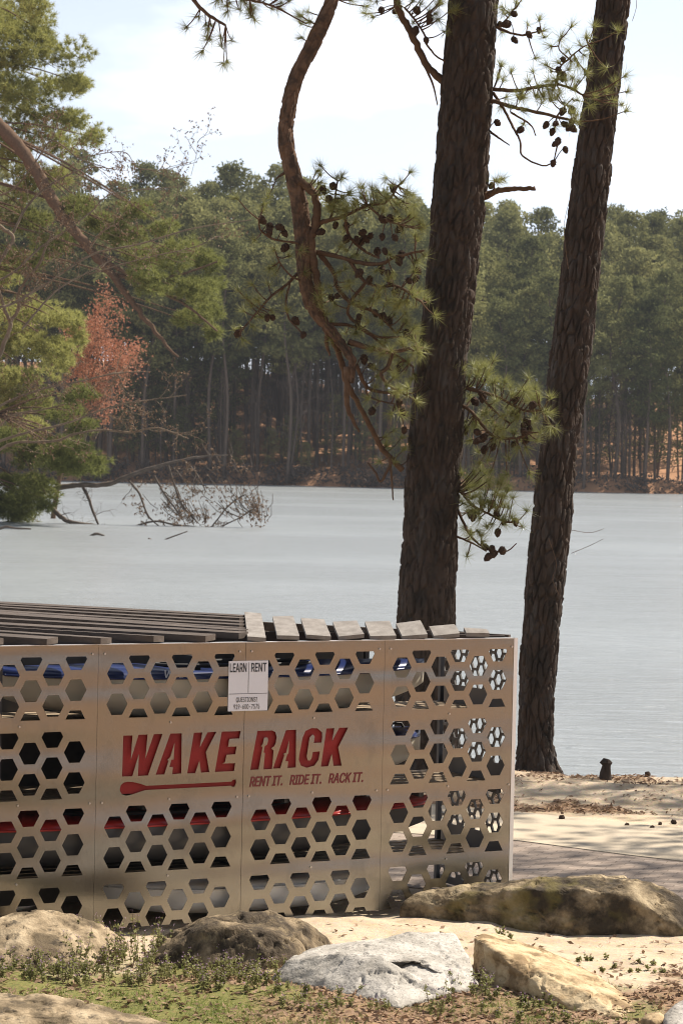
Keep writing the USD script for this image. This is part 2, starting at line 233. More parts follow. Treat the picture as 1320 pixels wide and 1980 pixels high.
# ------------------------------------------------------------------ terrain and water
WATER = -0.5
def shore_near(x): return 32.6 + 12 * sstep(5.2, 11, x) + 14 * sstep(-6.0, -10, x) + 0.25 * np.sin(x * 1.7) + 0.15 * np.sin(x * 4.1 + 1)
def land(x, y):
    s = shore_near(x) - y
    s2 = np.where((y > 20) & (y < 330), (-0.128 * y - 4.0) - x, -60)
    s3 = 5.0 * (1 - ((x + 33) / 10.0) ** 2 - ((y - 153) / 8.0) ** 2)
    s4 = y - 318.5 + 0.8 * np.sin(x * 0.21) + 0.5 * np.sin(x * 0.6 + 2)
    return np.maximum.reduce([s, s2, s3, s4]), s4
def height(x, y):
    x, y = np.asarray(x, float), np.asarray(y, float)
    s, s4 = land(x, y)
    z = np.where(s > 0, WATER + 0.5 * sstep(0, 1.3, s), WATER + np.maximum(-1.6, s * 0.5))
    hill = 1.0 * sstep(0, 3.0, s4) + 10.8 * sstep(2, 95, s4) + 3.5 * sstep(20, -25, x) * sstep(20, 95, s4) - 30 * sstep(95, 420, s4)
    z = z + np.where(s4 > 0, hill + (fbm(np.stack([x * .05, y * .05, 0 * x], -1), 3, 5) - .5) * 3.0 * sstep(0, 20, s4), 0)
    near = (y > 10) & (y < 34) & (np.abs(x) < 14)
    n = (fbm(np.stack([x * .9, y * .9, 0 * x], -1), 4, 2) - .5) * 0.15 + (fbm(np.stack([x * 5, y * 5, 0 * x], -1), 3, 9) - .5) * 0.045
    flat = sstep(23.4, 23.0, y) + sstep(28.6, 29.4, y)      # the path and pavers lie flat
    return z + np.where(near, n * np.clip(flat, 0, 1), 0) + 0.10 * sstep(28.7, 30.5, y) * sstep(33, 31.5, y) * (np.abs(x) < 14) + np.where((s > 0) & ~near & (s4 < 0), (fbm(np.stack([x * .3, y * .3, 0 * x], -1), 3, 7) - .5) * .3 * sstep(34, 40, np.abs(y) + np.abs(x)), 0)
def zone(x, y):
    n = fbm(np.stack([x * 1.1, y * 1.1, 0 * x], -1), 5, 31); n2 = fbm(np.stack([x * 2.5, y * 2.5, 0 * x + 3], -1), 5, 17)
    s, s4 = land(x, y)
    edge = 19.55 - 0.55 * sstep(-.2, .5, x) - 0.1 * x
    g = sstep(0.25, -0.25, y - edge + (n - .5) * 1.6) * sstep(3.0, 1.6, x + (n2 - .5) * 1.5)
    l = np.maximum(sstep(.50, .66, n2) * sstep(19.9, 19.3, y) * .9, sstep(.30, .52, n2) * sstep(29.8, 31.8, y) * (y < 60))
    l = np.maximum(l, sstep(0.35, 0.5, n2) * sstep(1.7, 2.2, x) * sstep(20.2, 19.4, y))
    l = np.maximum(l, sstep(.40, .55, n2) * sstep(28.4, 28.7, y) * sstep(29.8, 29.2, y))
    l = np.maximum(l, sstep(-.4, .2, x) * sstep(19.2, 18.8, y) * sstep(.36, .52, n2 * .5 + n * .5)); g = g * (1 - .8 * sstep(-.2, .4, x) * sstep(.40, .5, n2))
    far = np.where((s4 > -2) | ((y > 40) & (x < -3)), 1.0, np.maximum(sstep(4.2, 7.0, x + (n - .5) * 2 - np.clip(y - 20, 0, 30) * .9), sstep(15.5, 13.5, y + (n - .5) * 3)) * .85)
    return np.stack([g * (1 - far), l * (1 - far), far], -1)
xs = np.unique(np.concatenate([np.linspace(-1500, -200, 8), np.linspace(-200, -40, 22), np.linspace(-40, -6, 36), np.arange(-6, 6.5, .07), np.linspace(6.5, 40, 36), np.linspace(40, 200, 22), np.linspace(200, 1500, 8)]))
ys = np.unique(np.concatenate([np.linspace(-800, -40, 8), np.linspace(-40, 14, 22), np.arange(14, 23.5, .07), np.arange(23.5, 28.5, .4), np.arange(28.5, 34.5, .09), np.linspace(34.5, 130, 50), np.linspace(130, 170, 40), np.linspace(170, 312, 30), np.linspace(312, 326, 36), np.linspace(326, 430, 50), np.linspace(430, 1500, 14)]))
def sheet(xs, ys, f):
    X, Y = np.meshgrid(xs, ys); Z = f(X, Y); nx, ny = len(xs), len(ys)
    V = np.stack([X, Y, Z], -1).reshape(-1, 3); i = (np.arange(ny - 1)[:, None] * nx + np.arange(nx - 1)[None]).ravel()
    return V, np.concatenate([np.stack([i, i + 1, i + nx + 1], 1), np.stack([i, i + nx + 1, i + nx], 1)])
V, F = sheet(xs, ys, height)
g = obj('ground', trimesh.Trimesh(V, F, process=False), M_ground, smooth=True, label='sandy ground, lake bed and wooded hill beyond the lake', kind='structure')
UsdGeom.PrimvarsAPI(g).CreatePrimvar('zone', Sdf.ValueTypeNames.Vector3fArray, 'vertex').Set(Vt.Vec3fArray.FromNumpy(zone(V[:, 0], V[:, 1]).astype(np.float32)))
V, F = sheet(np.linspace(-900, 900, 3), np.array([30.5, 200, 420]), lambda x, y: 0 * x + WATER)
obj('lake_water', trimesh.Trimesh(V, F, process=False), M_water, smooth=True, label='wide grey rippled lake', kind='structure')
def slab(poly, z0, z1):
    m = trimesh.creation.extrude_polygon(Polygon(poly), z1 - z0, engine='earcut'); m.apply_translation((0, 0, z0)); return m
ptop = height(np.array([3.0]), np.array([26.0]))[0]
obj('concrete_path', slab([(-14, 31.8), (-14, 37), (1.83, 28.48), (3.37, 27.45), (14, 20.5), (14, 17.9), (2.67, 25.75), (1.71, 26.56)], ptop - .15, ptop + .012), M_path, label='pale concrete path along the shore', kind='structure')
obj('path_border', slab([(-14, 31.55), (-14, 31.797), (1.71, 26.557), (2.67, 25.747), (14, 17.897), (14, 17.62), (2.67, 25.52), (1.71, 26.33)], ptop - .15, ptop + .016), M_path, label='thin pale border strip of the concrete path', kind='structure')
obj('brick_paving', slab([(1.55, 22.85), (-3, 25.6), (-14, 31.547), (1.71, 26.327), (2.67, 25.517), (14, 17.617), (14, 15.2), (3.4, 21.9), (2.4, 22.4)], ptop - .15, ptop + .008), M_paver, label='reddish brick paving beside the path', kind='structure')

# ------------------------------------------------------------------ the kayak rack (local axes: x right along the front, y into the rack, z up)
YAW = math.radians(29.19); P0 = np.array([1.425, 22.746, 0.0]); HP = 2.126; PW = 1.22
RX = np.array([math.cos(YAW), math.sin(YAW), 0]); RY = np.array([-math.sin(YAW), math.cos(YAW), 0])
def to_rack(p): d = np.asarray(p, float) - P0; return np.array([d @ RX, d @ RY, d[2]])
def on_front(px, py):
    a, b = at(px, py, 10.0), at(px, py, 30.0); a, b = to_rack(a), to_rack(b); t = a[1] / (a[1] - b[1]); return a + (b - a) * t
rack = thing('kayak_rack', 'perforated aluminium kayak rack with red cut-out lettering and a slatted board roof', 'kayak rack', P0, YAW)
BANDS = [(1.58, 2.043), (0.995, 1.492), (0.425, 0.922), (-1.0, 0.345)]
def hexa(cx, cz, w, h): return Polygon([(cx - w / 2, cz), (cx - w / 4, cz + h / 2), (cx + w / 4, cz + h / 2), (cx + w / 2, cz), (cx + w / 4, cz - h / 2), (cx - w / 4, cz - h / 2)])
def hex_holes(u0, cols, z_odd, z_even, bands, w, h, pitch, skip=()):
    out = []
    for c, u in enumerate(cols):
        z0 = z_odd if c % 2 else z_even
        for n in range(-1, 30):
            hx = hexa(u0 + u, z0 - pitch * n, w, h)
            for bi, (a, b) in enumerate(bands):
                if bi in skip: continue
                q = hx.intersection(sbox(-9, a, 9, b))
                if not q.is_empty and q.area > .18 * hx.area: out.append(q)
    return out
GLYPH = {
'W':[(3.446,1.448),(3.371,1.448),(3.38,1.268),(3.321,1.45),(3.247,1.451),(3.261,1.271),(3.195,1.452),(3.124,1.451),(3.237,1.144),(3.319,1.143),(3.315,1.308),(3.365,1.143),(3.449,1.144)],
'A':[(3.059,1.452),(2.964,1.452),(2.962,1.149),(3.036,1.146),(3.033,1.201),(3.061,1.201),(3.046,1.255),(3.027,1.257),(3.022,1.384),(3.055,1.277),(3.081,1.254),(3.069,1.25),(3.101,1.147),(3.174,1.147)],
'K':[(2.863,1.452),(2.792,1.453),(2.811,1.34),(2.748,1.453),(2.674,1.454),(2.759,1.303),(2.726,1.151),(2.797,1.149),(2.812,1.24),(2.845,1.147),(2.912,1.148)],
'E':[(2.629,1.454),(2.468,1.454),(2.478,1.398),(2.562,1.397),(2.573,1.337),(2.5,1.337),(2.51,1.279),(2.584,1.277),(2.596,1.22),(2.618,1.212),(2.509,1.211),(2.518,1.151),(2.68,1.15)],
'P':[(3.466,1.051),(3.457,1.081),(3.433,1.099),(3.405,1.103),(3.356,1.099),(3.298,1.084),(3.25,1.067),(2.537,1.071),(2.528,1.085),(2.5,1.087),(2.497,1.062),(2.511,1.031),(2.533,1.032),(2.539,1.04),(3.2,1.036),(3.259,1.035),(3.307,1.022),(3.364,1.007),(3.412,1.0),(3.446,1.01),(3.46,1.029)],
'R2':[(2.326,1.45),(2.2,1.451),(2.171,1.438),(2.159,1.4),(2.165,1.355),(2.178,1.329),(2.205,1.314),(2.184,1.297),(2.185,1.261),(2.193,1.156),(2.267,1.155),(2.257,1.28),(2.269,1.284),(2.26,1.334),(2.241,1.342),(2.231,1.375),(2.238,1.398),(2.267,1.397),(2.276,1.35),(2.293,1.332),(2.278,1.327),(2.309,1.155),(2.38,1.155)],
'A2':[(2.08,1.449),(1.991,1.45),(1.987,1.16),(2.059,1.158),(2.055,1.21),(2.079,1.211),(2.063,1.265),(2.053,1.268),(2.049,1.374),(2.074,1.276),(2.102,1.266),(2.087,1.263),(2.122,1.158),(2.185,1.158)],
'C2':[(1.858,1.459),(1.806,1.456),(1.764,1.424),(1.761,1.384),(1.767,1.345),(1.835,1.343),(1.828,1.395),(1.846,1.409),(1.872,1.387),(1.894,1.243),(1.885,1.211),(1.862,1.21),(1.849,1.232),(1.841,1.274),(1.779,1.277),(1.79,1.212),(1.825,1.168),(1.892,1.154),(1.943,1.172),(1.963,1.218),(1.956,1.272),(1.933,1.389),(1.909,1.438)],
'K2':[(1.726,1.452),(1.656,1.453),(1.673,1.354),(1.614,1.454),(1.534,1.454),(1.619,1.302),(1.584,1.159),(1.656,1.16),(1.674,1.253),(1.704,1.159),(1.768,1.158)],
}
GLYPH = {k: Polygon([(-a, b) for a, b in v]).buffer(0) for k, v in GLYPH.items()}
COLS = (.177, .356, .533, .709, .886, 1.062)
def sheet_mesh(poly, t, y):
    """a flat polygon (x, z) as a sheet of thickness t whose outer face is at depth y"""
    ms = [trimesh.creation.extrude_polygon(q, t, engine='earcut') for q in getattr(poly, 'geoms', [poly])]
    m = cat(ms); v = m.vertices.copy(); m.vertices = np.stack([v[:, 0], y + t - v[:, 2], v[:, 1]], -1)
    return trimesh.Trimesh(m.vertices, m.faces, process=False)      # (x,z,-y) keeps the winding
def bolt(parent, x, z, y=0.0):
    b = trimesh.creation.cylinder(radius=.0085, height=.008, sections=8); b.apply_transform(trimesh.transformations.rotation_matrix(math.pi / 2, (1, 0, 0))); b.apply_translation((x, y - .004, z))
    obj('bolt', b, M_steel, parent)
for k in range(5):
    u0 = PW * k
    holes = hex_holes(0, [-(u0 + c) for c in COLS], 1.9115, 1.7955, BANDS, .172, .158, .2283, skip=(1,) if k in (1, 2) else ())
    poly = sbox(-(u0 + PW) + .0015, .015, -u0 - (.0015 if k else 0), HP).difference(unary_union(holes))
    if k == 2: poly = poly.difference(unary_union([GLYPH[c] for c in 'WAKEP']))
    if k == 1: poly = poly.difference(unary_union([GLYPH[c] for c in ('R2', 'A2', 'C2', 'K2')]))
    pan = obj('front_panel', sheet_mesh(poly, .004, -.004 - .0012 * (k % 2)), M_alu, rack,
              label=['perforated panel at the right end', 'perforated panel with the cut-out word RACK and small slogan', 'perforated panel with the cut-out word WAKE and paddle', 'perforated panel beside the WAKE panel', None][k])
    yb = -.004 - .0012 * (k % 2)
    for du in (.05, PW - .05):
        for z in (2.06, .955): bolt(pan, -(u0 + du), z, yb)
    for z in (1.537, .962, .385): bolt(pan, -(u0 + .62), z, yb)
for k, (a, b) in enumerate(((1.30, 2.41), (2.445, 3.62))):
    obj('backing_plate', bx(-b, -a, .014, .017, 1.01, 1.485), M_red_sheet, rack, label='glossy red sheet behind the cut-out letters')
# small slogan under RACK
def lettering(text, h, x0, x1, z, y, slant=0.0, bold=False, depth=.0015):
    m = meshkit.text_mesh(text, h, depth, bold); v = m.vertices; w = v[:, 0].max() - v[:, 0].min()
    X = x0 + (v[:, 0] - v[:, 0].min()) / w * (x1 - x0 - abs(slant) * h) + slant * v[:, 1]
    m.vertices = np.stack([X, y - v[:, 2], z + v[:, 1]], -1); return m
for word, xa, xb in (('RENT IT.', -2.385, -2.085), ('RIDE IT.', -2.040, -1.745), ('RACK IT.', -1.700, -1.375)):
    w1 = lettering(word, .073, xa, xb - .006, 1.028, -.0056, .18, True); w2 = lettering(word, .073, xa + .003, xb - .003, 1.028, -.0060, .18, True)
    obj('slogan', cat([w1, w2]), M_tag_red, rack)
# notice across the joint of the two lettered panels
sg = obj('notice_sign', bx(-2.583, -2.246, -.0095, -.0065, 1.607, 1.988), M_sign, rack, label='small white LEARN and RENT notice with a phone number')
for word, h, xa, xb, z in (('LEARN', .064, -2.573, -2.432, 1.905), ('RENT', .064, -2.392, -2.262, 1.905), ('QUESTIONS?', .036, -2.515, -2.335, 1.675), ('919-600-7575', .036, -2.535, -2.315, 1.622)):
    obj('sign_lettering', lettering(word, h, xa, xb, z, -.0096, 0, h > .05), M_ink, sg)
obj('sign_rule', cat([bx(-2.577, -2.252, -.0102, -.0096, 1.736, 1.740), bx(-2.416, -2.412, -.0102, -.0096, 1.744, 1.975)]), M_ink, sg)
# end panel on the right, smaller holes, thick folded edges round them
def end_panel(x, name, label=None):
    cols = [-.06 - .090 * i for i in range(12)]
    hs = hex_holes(0, cols, 1.935, 1.886, [(1.68, 2.05), (1.10, 1.50), (.52, .93), (.08, .345)], .096, .086, .108)
    poly = sbox(-1.12, .02, -.006, HP).difference(unary_union(hs))
    ms = [trimesh.creation.extrude_polygon(q, .014, engine='earcut') for q in getattr(poly, 'geoms', [poly])]
    m = cat(ms); v = m.vertices; m.vertices = np.stack([x + v[:, 2], -v[:, 0], v[:, 1]], -1); m.invert()
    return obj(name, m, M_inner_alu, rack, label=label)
end_panel(-.018, 'end_panel', 'end panel with small hexagonal holes')
end_panel(-6.1, 'end_panel')
obj('corner_trim', cat([bx(-.030, .004, -.0085, -.0045, .015, HP + .004), bx(0.0, .004, -.0045, .05, .015, HP + .004)]), M_alu_trim, rack)
obj('top_rail', bx(-6.1, -.031, -.007, .045, HP + .0005, HP + .005), M_alu_trim, rack)
for x in (-.08, -.80, -2.0, -3.2, -4.4, -5.6):
    for y in (.10, 1.02):
        if y < .5 and x in (-.08, -.80, -2.0, -3.2): continue
        obj('post', bx(x - .018, x + .018, y - .018, y + .018, 0, HP - .06), M_dark_steel, rack)
for z in (1.535, .96, .385):
    for y in (.06, .22, .38, .54, .70, .86, 1.02):
        obj('shelf_board', bx(-6.05, -.055, y - .055, y + .055, z - .022, z), M_shelf, rack)
    for x in (-.12, -.84, -2.04, -3.24, -4.44, -5.64): obj('shelf_bearer', bx(x - .02, x + .02, .03, 1.08, z - .075, z - .0225), M_dark_steel, rack)
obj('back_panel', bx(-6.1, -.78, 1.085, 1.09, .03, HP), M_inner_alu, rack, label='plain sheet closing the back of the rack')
obj('roof_beam', bx(-6.1, -.02, .05, .09, HP - .06, HP - .002), M_wood_dark, rack)

# roof boards: short ones fan out at the right, long ones run away to the left behind them
ZR = HP + .012
def hit(z, px, py): a, b = at(px, py, 10.0), at(px, py, 30.0); t = (a[2] - z) / (a[2] - b[2]); return to_rack(a + (b - a) * t)
def plank(p, q, w, t, z0, z1, mat, seed, name='roof_board', label=None, tilt=0.0):
    """a board from p to q (rack x, y), bottom at heights z0 and z1, slightly warped"""
    rr = np.random.default_rng(seed); p, q = np.array(p[:2], float), np.array(q[:2], float); d = (q - p) / np.linalg.norm(q - p); n = np.array([-d[1], d[0]])
    N = 7; V = []
    for i in range(N):
        s = i / (N - 1); c = p + (q - p) * s; z = z0 + (z1 - z0) * s + .006 * math.sin(3 * s + seed)
        tw = tilt + .03 * math.sin(2.2 * s + seed * 1.7)
        for sx, sz in ((-1, 0), (1, 0), (1, 1), (-1, 1)):
            a = c + n * sx * w / 2; V.append((a[0], a[1], z + sz * t + sx * tw * w / 2))
    F = []
    for i in range(N - 1):
        for j in range(4):
            a, b = i * 4 + j, i * 4 + (j + 1) % 4; F += [[a, b, b + 4], [a, b + 4, a + 4]]
    F += [[0, 2, 1], [0, 3, 2], [(N - 1) * 4, (N - 1) * 4 + 1, (N - 1) * 4 + 2], [(N - 1) * 4, (N - 1) * 4 + 2, (N - 1) * 4 + 3]]
    m = trimesh.Trimesh(np.array(V), np.array(F), process=False)
    if np.linalg.det(np.array([[d[0], d[1]], [n[0], n[1]]])) > 0: m.invert()
    m.fix_normals(); return obj(name, m, mat, rack, label=label)
short = [(474, 515, 470, 507, 1187), (531, 580, 527, 566, 1194), (587, 641, 583, 625, 1200), (650, 705, 643, 690, 1203), (711, 767, 703, 755, 1206), (773, 827, 765, 812, 1209), (834, 889, 829, 878, 1212), (897, 946, 894, 942, 1218)]
for i, (fl, fr, bl, br, by) in enumerate(short):
    fy = 1236.5 - 0 * i; f0, f1 = on_front(fl, fy), on_front(fr, fy)
    fm = np.array([(f0[0] + f1[0]) / 2, -.012]); b0, b1 = hit(ZR + .05, bl, by), hit(ZR + .05, br, by)
    bm = (b0 + b1)[:2] / 2; wd = abs((f1 - f0)[0]) * .78
    plank(fm, bm, wd, .030, ZR + .003 * (i % 2), ZR + .030 + .006 * (i % 3), M_wood, i, tilt=(.05, -.02, .06, -.09, -.06, -.12, -.10, .02)[i])
# long boards at the left: parallel to the back edge of the roof
a0, a1 = hit(ZR + .05, 0, 1164), hit(ZR + .05, 475, 1189)
dl = (a0 - a1)[:2]; dl /= np.linalg.norm(dl); s0 = a1[:2]; s1 = np.array([on_front(474, 1236)[0], -.01])
for i in range(7):
    st = s0 + (s1 - s0) * (i + .35) / 7.0
    # run until the front edge (y = 0) or 4.5 m
    L = 4.6 if dl[1] >= -1e-6 else min(4.6, (st[1] + .01) / -dl[1])
    if L > .3 and i < 7: plank(st + np.array([-.02, 0]), st + dl * L, .145, .045, ZR + .002 + .003 * (i % 2), ZR + .012 + .012 * ((i * 7) % 3), M_wood_dark, 20 + i, label=None, tilt=.03 * ((i * 5) % 3 - 1))
for i in range(9):
    xa = s1[0] - .30 - .43 * i
    plank((xa, -.012), np.array([xa, -.012]) + dl * 4.2, .15, .045, ZR + .002 + .003 * (i % 2), ZR + .014 + .008 * (i % 3), M_wood_dark, 40 + i, tilt=.03 * ((i * 5) % 3 - 1))
c = (s0 + s1) / 2
for f_ in (.33, .75):
    p = s0 * (1 - f_) + s1 * f_; q_ = hit(ZR, 985, 1226)[:2]
back_r = hit(ZR + .02, 985, 1222)[:2]
def beam(p, q, name='roof_beam', w=.045, h=.10, top=ZR - .003):
    p, q = np.array(p[:2], float), np.array(q[:2], float); d = q - p; L = np.linalg.norm(d); m = bx(0, L, -w / 2, w / 2, top - h, top)
    m.apply_transform(trimesh.transformations.rotation_matrix(math.atan2(d[1], d[0]), (0, 0, 1))); m.apply_translation((p[0], p[1], 0)); obj(name, m, M_wood_dark, rack)
beam(s0 + (s0 - back_r) * 0, back_r); beam(s0 + dl * .02, s0 + dl * 4.4); beam(s0 * .5 + s1 * .5, back_r * .5 + np.array([-.1, .1]) * .5)
for t in (0.0, 2.2, 4.3):
    p = s0 + dl * t; obj('post', bx(p[0] - .04, p[0] + .04, p[1] - .04, p[1] + .04, 0, ZR - .104), M_dark_steel, rack)

# ------------------------------------------------------------------ kayaks on the shelves
def kayak(x1, x0, y, z, W, D, deck_mat, hull_mat, label, deckh=.10, nose=.0, paint=None):
    """sit-on-top kayak from x1 (right tip) to x0, centre line at depth y, gunwale at height z, hull depth D"""
    L = x1 - x0; xc = (x0 + x1) / 2
    k = thing('kayak', label, 'kayak', P0 + RX * xc + RY * y + np.array([0, 0, z]), YAW, 'kayaks stored in the rack')
    n, mth = 41, 15; t = np.linspace(-1, 1, n); hw = W / 2 * np.maximum(1 - np.abs(t) ** 2.6, 0) ** .62 + .006; sheer = .035 * np.abs(t) ** 2.5; dep = D * (1 - .55 * np.abs(t) ** 4)
    def loft(fun, closed=False):
        V = np.array([[(t[i] * L / 2,) + fun(i, a) for a in np.linspace(0, 1, mth)] for i in range(n)]); idx = np.arange(n * mth).reshape(n, mth)
        F = np.concatenate([np.stack([idx[:-1, :-1], idx[1:, :-1], idx[1:, 1:]], -1).reshape(-1, 3), np.stack([idx[:-1, :-1], idx[1:, 1:], idx[:-1, 1:]], -1).reshape(-1, 3)])
        return trimesh.Trimesh(V.reshape(-1, 3), F, process=False)
    def hull(i, a):
        th = math.pi * a; cy_, sz = math.cos(th), math.sin(th); return (-hw[i] * np.sign(cy_) * abs(cy_) ** .55, sheer[i] - dep[i] * sz ** .75)
    def deck(i, a):
        th = math.pi * a; cy_, sz = math.cos(th), math.sin(th); well = .055 * math.exp(-((t[i] - .05) / .32) ** 4) * max(0, sz - .55) / .45
        return (hw[i] * np.sign(cy_) * abs(cy_) ** .7, sheer[i] + .004 + deckh * sz ** .9 * (.55 + .45 * (1 - abs(t[i]) ** 2)) - well)
    h = loft(hull); h.fix_normals(); d = loft(deck); d.fix_normals()
    obj('hull', h, hull_mat, k, smooth=50); obj('deck', d, deck_mat, k, smooth=50)
    P = [(t[i] * L / 2, -hw[i] - .004, sheer[i] + .002) for i in range(1, n - 1)] + [(t[i] * L / 2, hw[i] + .004, sheer[i] + .002) for i in range(n - 2, 0, -1)]
    obj('gunwale_strip', tube(P + P[:1], [.009], 6), deck_mat, k, smooth=True)
    rim = [(.05 * L + .19 * L * math.cos(a), W * .30 * math.sin(a), deckh * .90) for a in np.linspace(0, 2 * math.pi, 28)]
    obj('cockpit_rim', tube(rim, [.016], 6), M_black, k, smooth=True)
    obj('seat_back', bx(-.07 * L, -.055 * L, -.17, .17, deckh * .5, deckh + .06), M_black, k)
    for s in (-1, 1):
        obj('grab_handle', tube([(s * (L / 2 - .30), 0, .06), (s * (L / 2 - .26), 0, .125), (s * (L / 2 - .18), 0, .125), (s * (L / 2 - .14), 0, .07)], [.012], 6), M_black, k, smooth=True)
    return k, xc, hw, t, L
k1, xc, hw, tt, L1 = kayak(-.60, -4.35, .44, 1.855, .74, .31, M_blue, M_cream, 'blue over cream kayak on the top shelf behind the white notice', .09)
def side_text(k, text, h, x0, x1, z, W, mat):
    m = lettering(text, h, x0, x1, z, -W / 2 - .008, .15, True); obj('side_lettering', m, mat, k)
side_text(k1, 'WAKE', .055, -.62, -.36, .012, .74, M_pale_ink); side_text(k1, 'Wake', .05, 1.22, 1.40, .012, .60, M_pale_ink)
kayak(-.62, -3.55, .44, 1.30, .74, .29, M_blue, M_cream, 'blue and cream kayak on the second shelf behind the red letters', .10)
kayak(-.50, -5.6, .44, .755, .76, .30, M_red_pl, M_grey_pl, 'red over dark grey kayak on the third shelf', .085)
kayak(-.95, -3.45, .44, .235, .72, .21, M_white_pl, M_white_pl, 'white kayak on the ground shelf of the rack', .09)

# ------------------------------------------------------------------ trees
def worley(P, seed=0):
    """distances to the nearest and second nearest jittered cell points, and a random number of the nearest cell"""
    I = np.floor(P).astype(np.int64); best = np.full(len(P), 9.0); second = best.copy(); ident = np.zeros(len(P))
    for dx in (-1, 0, 1):
        for dy in (-1, 0, 1):
            for dz in (-1, 0, 1):
                c = I + [dx, dy, dz]; h = (c[:, 0] * 73856093 ^ c[:, 1] * 19349663 ^ c[:, 2] * 83492791 ^ (seed * 2654435)) & 0x7FFFFFFF
                r = []
                for k in range(4):
                    h = (h * 1103515245 + 12345) & 0x7FFFFFFF; h = h ^ (h >> 13); r.append((h & 0xFFFF) / 65535.0)
                d = np.linalg.norm(c + np.stack(r[:3], 1) - P, axis=1)
                n = d < best; second = np.where(n, best, np.minimum(second, d)); ident = np.where(n, r[3], ident); best = np.where(n, d, best)
    return best, second, ident
def bark_trunk(C, R, nu, ns, seed, cell=.070, depth=.027, low=1.0):
    """tapered trunk along the centre points C with radii R, plated bark modelled in relief"""
    C = catmull(C, 12); s = np.concatenate([[0], np.cumsum(np.linalg.norm(np.diff(C, axis=0), axis=1))]); S = np.linspace(0, s[-1], ns)
    P = np.stack([np.interp(S, s, C[:, i]) for i in range(3)], 1); Rr = np.interp(S, np.linspace(0, s[-1], len(R)), R)
    T = np.gradient(P, axis=0); T /= np.linalg.norm(T, axis=1, keepdims=True); A = np.cross(T, [0, 1.0, 0]); A /= np.linalg.norm(A, axis=1, keepdims=True); B = np.cross(T, A)
    th = np.arange(nu) * 2 * math.pi / nu
    TH, SS = np.meshgrid(th, S); RR = np.repeat(Rr[:, None], nu, 1)
    Q = np.stack([np.cos(TH) * RR, np.sin(TH) * RR, SS * .27], -1).reshape(-1, 3)
    Q = Q + (fbm(Q * 9, 3, seed)[:, None] - .5) * .05
    f1, f2, idn = worley(Q / cell, seed); g1, g2, idg = worley(Q / (cell * .42) + 7, seed + 3)
    e = sstep(.02, .22, f2 - f1); e2 = sstep(.0, .25, g2 - g1)
    h = (e - 1) * depth + (idn - .5) * depth * .7 * e + (e2 - 1) * depth * .25 + (idg - .5) * depth * .25 + (fbm(Q * 40, 2, seed + 1) - .5) * .008
    low = low * (fbm(np.stack([np.cos(TH), np.sin(TH), SS * .55], -1).reshape(-1, 3) * 1.1, 3, seed + 9) - .5) * .055
    rad = (RR.reshape(-1) + h + low).reshape(ns, nu)
    V = (P[:, None] + A[:, None] * (rad * np.cos(TH))[..., None] + B[:, None] * (rad * np.sin(TH))[..., None]).reshape(-1, 3)
    i = np.arange(ns - 1)[:, None] * nu; j = np.arange(nu)[None]; j2 = (j + 1) % nu
    F = np.concatenate([np.stack([i + j, i + j2, i + nu + j2], -1).reshape(-1, 3), np.stack([i + j, i + nu + j2, i + nu + j], -1).reshape(-1, 3)])
    m = trimesh.Trimesh(V, F, process=False)
    if m.volume < 0: m.invert()
    return m
def needle_tufts(pts, axes, n, length, width, spread, rng):
    """star-like bunches of long needles: one thin triangle each"""
    pts = np.repeat(pts, n, 0); ax = np.repeat(axes, n, 0); d = rng.normal(size=pts.shape); d /= np.linalg.norm(d, axis=1, keepdims=True)
    d = ax * (1.0 - spread * rng.random((len(pts), 1))) + d * (.35 + .65 * rng.random((len(pts), 1))); d /= np.linalg.norm(d, axis=1, keepdims=True)
    w = np.cross(d, rng.normal(size=pts.shape)); w /= np.linalg.norm(w, axis=1, keepdims=True)
    L = length * (.65 + .5 * rng.random((len(pts), 1))); b = pts + d * L * .05 - ax * L * .25 * rng.random((len(pts), 1))
    droop = np.zeros_like(pts); droop[:, 2] = -.10 * L[:, 0]
    V = np.stack([b - w * width / 2, b + w * width / 2, b + d * L + droop], 1).reshape(-1, 3); return trimesh.Trimesh(V, np.arange(len(V)).reshape(-1, 3), process=False)
def cone_mesh(rng, size):
    prof = [(0, 0), (.30, .12), (.44, .30), (.42, .55), (.28, .80), (0, 1.0)]; k = 9; V = []; F = []
    for a, (r, z) in enumerate(prof):
        for j in range(k):
            q = 2 * math.pi * (j + .5 * a) / k; rr = r * (1 + .28 * ((j + a) % 2) - .12 + .12 * rng.random()); V.append((rr * math.cos(q) * size * .72, rr * math.sin(q) * size * .72, -z * size))
    for a in range(len(prof) - 1):
        for j in range(k): p, q = a * k + j, a * k + (j + 1) % k; F += [[p, p + k, q + k], [p, q + k, q]]
    return trimesh.Trimesh(np.array(V), np.array(F), process=False)
def cone_at(parent, p, rng, size=.105):
    m = cone_mesh(rng, size * (.85 + .35 * rng.random())); m.apply_transform(trimesh.transformations.euler_matrix(rng.normal() * .5, rng.normal() * .5, rng.random() * 6)); m.apply_translation(p)
    obj('pine_cone', m, M_cone, parent, smooth=40)
def branch_px(parent, spec, Y, y1, R, k=7, name='branch', mat=None, seed=0, n=6):
    """a limb whose course is measured on the photograph at depth Y to y1 (metres), radius R in photograph pixels"""
    px = np.array(spec, float); ds = np.linspace(Y, y1, len(px)); P = catmull([at(a, b, d) for (a, b), d in zip(px, ds)], n)
    R = np.atleast_1d(np.array(R, float)) * Y / FPX
    rng = np.random.default_rng(seed + abs(int(px[0, 0] * 7 + px[0, 1]))); P[1:-1] += rng.normal(size=(len(P) - 2, 3)) * R.mean() * .12
    obj(name, tube(P, R, k, .25, seed), mat or M_limb, parent, smooth=True); return P

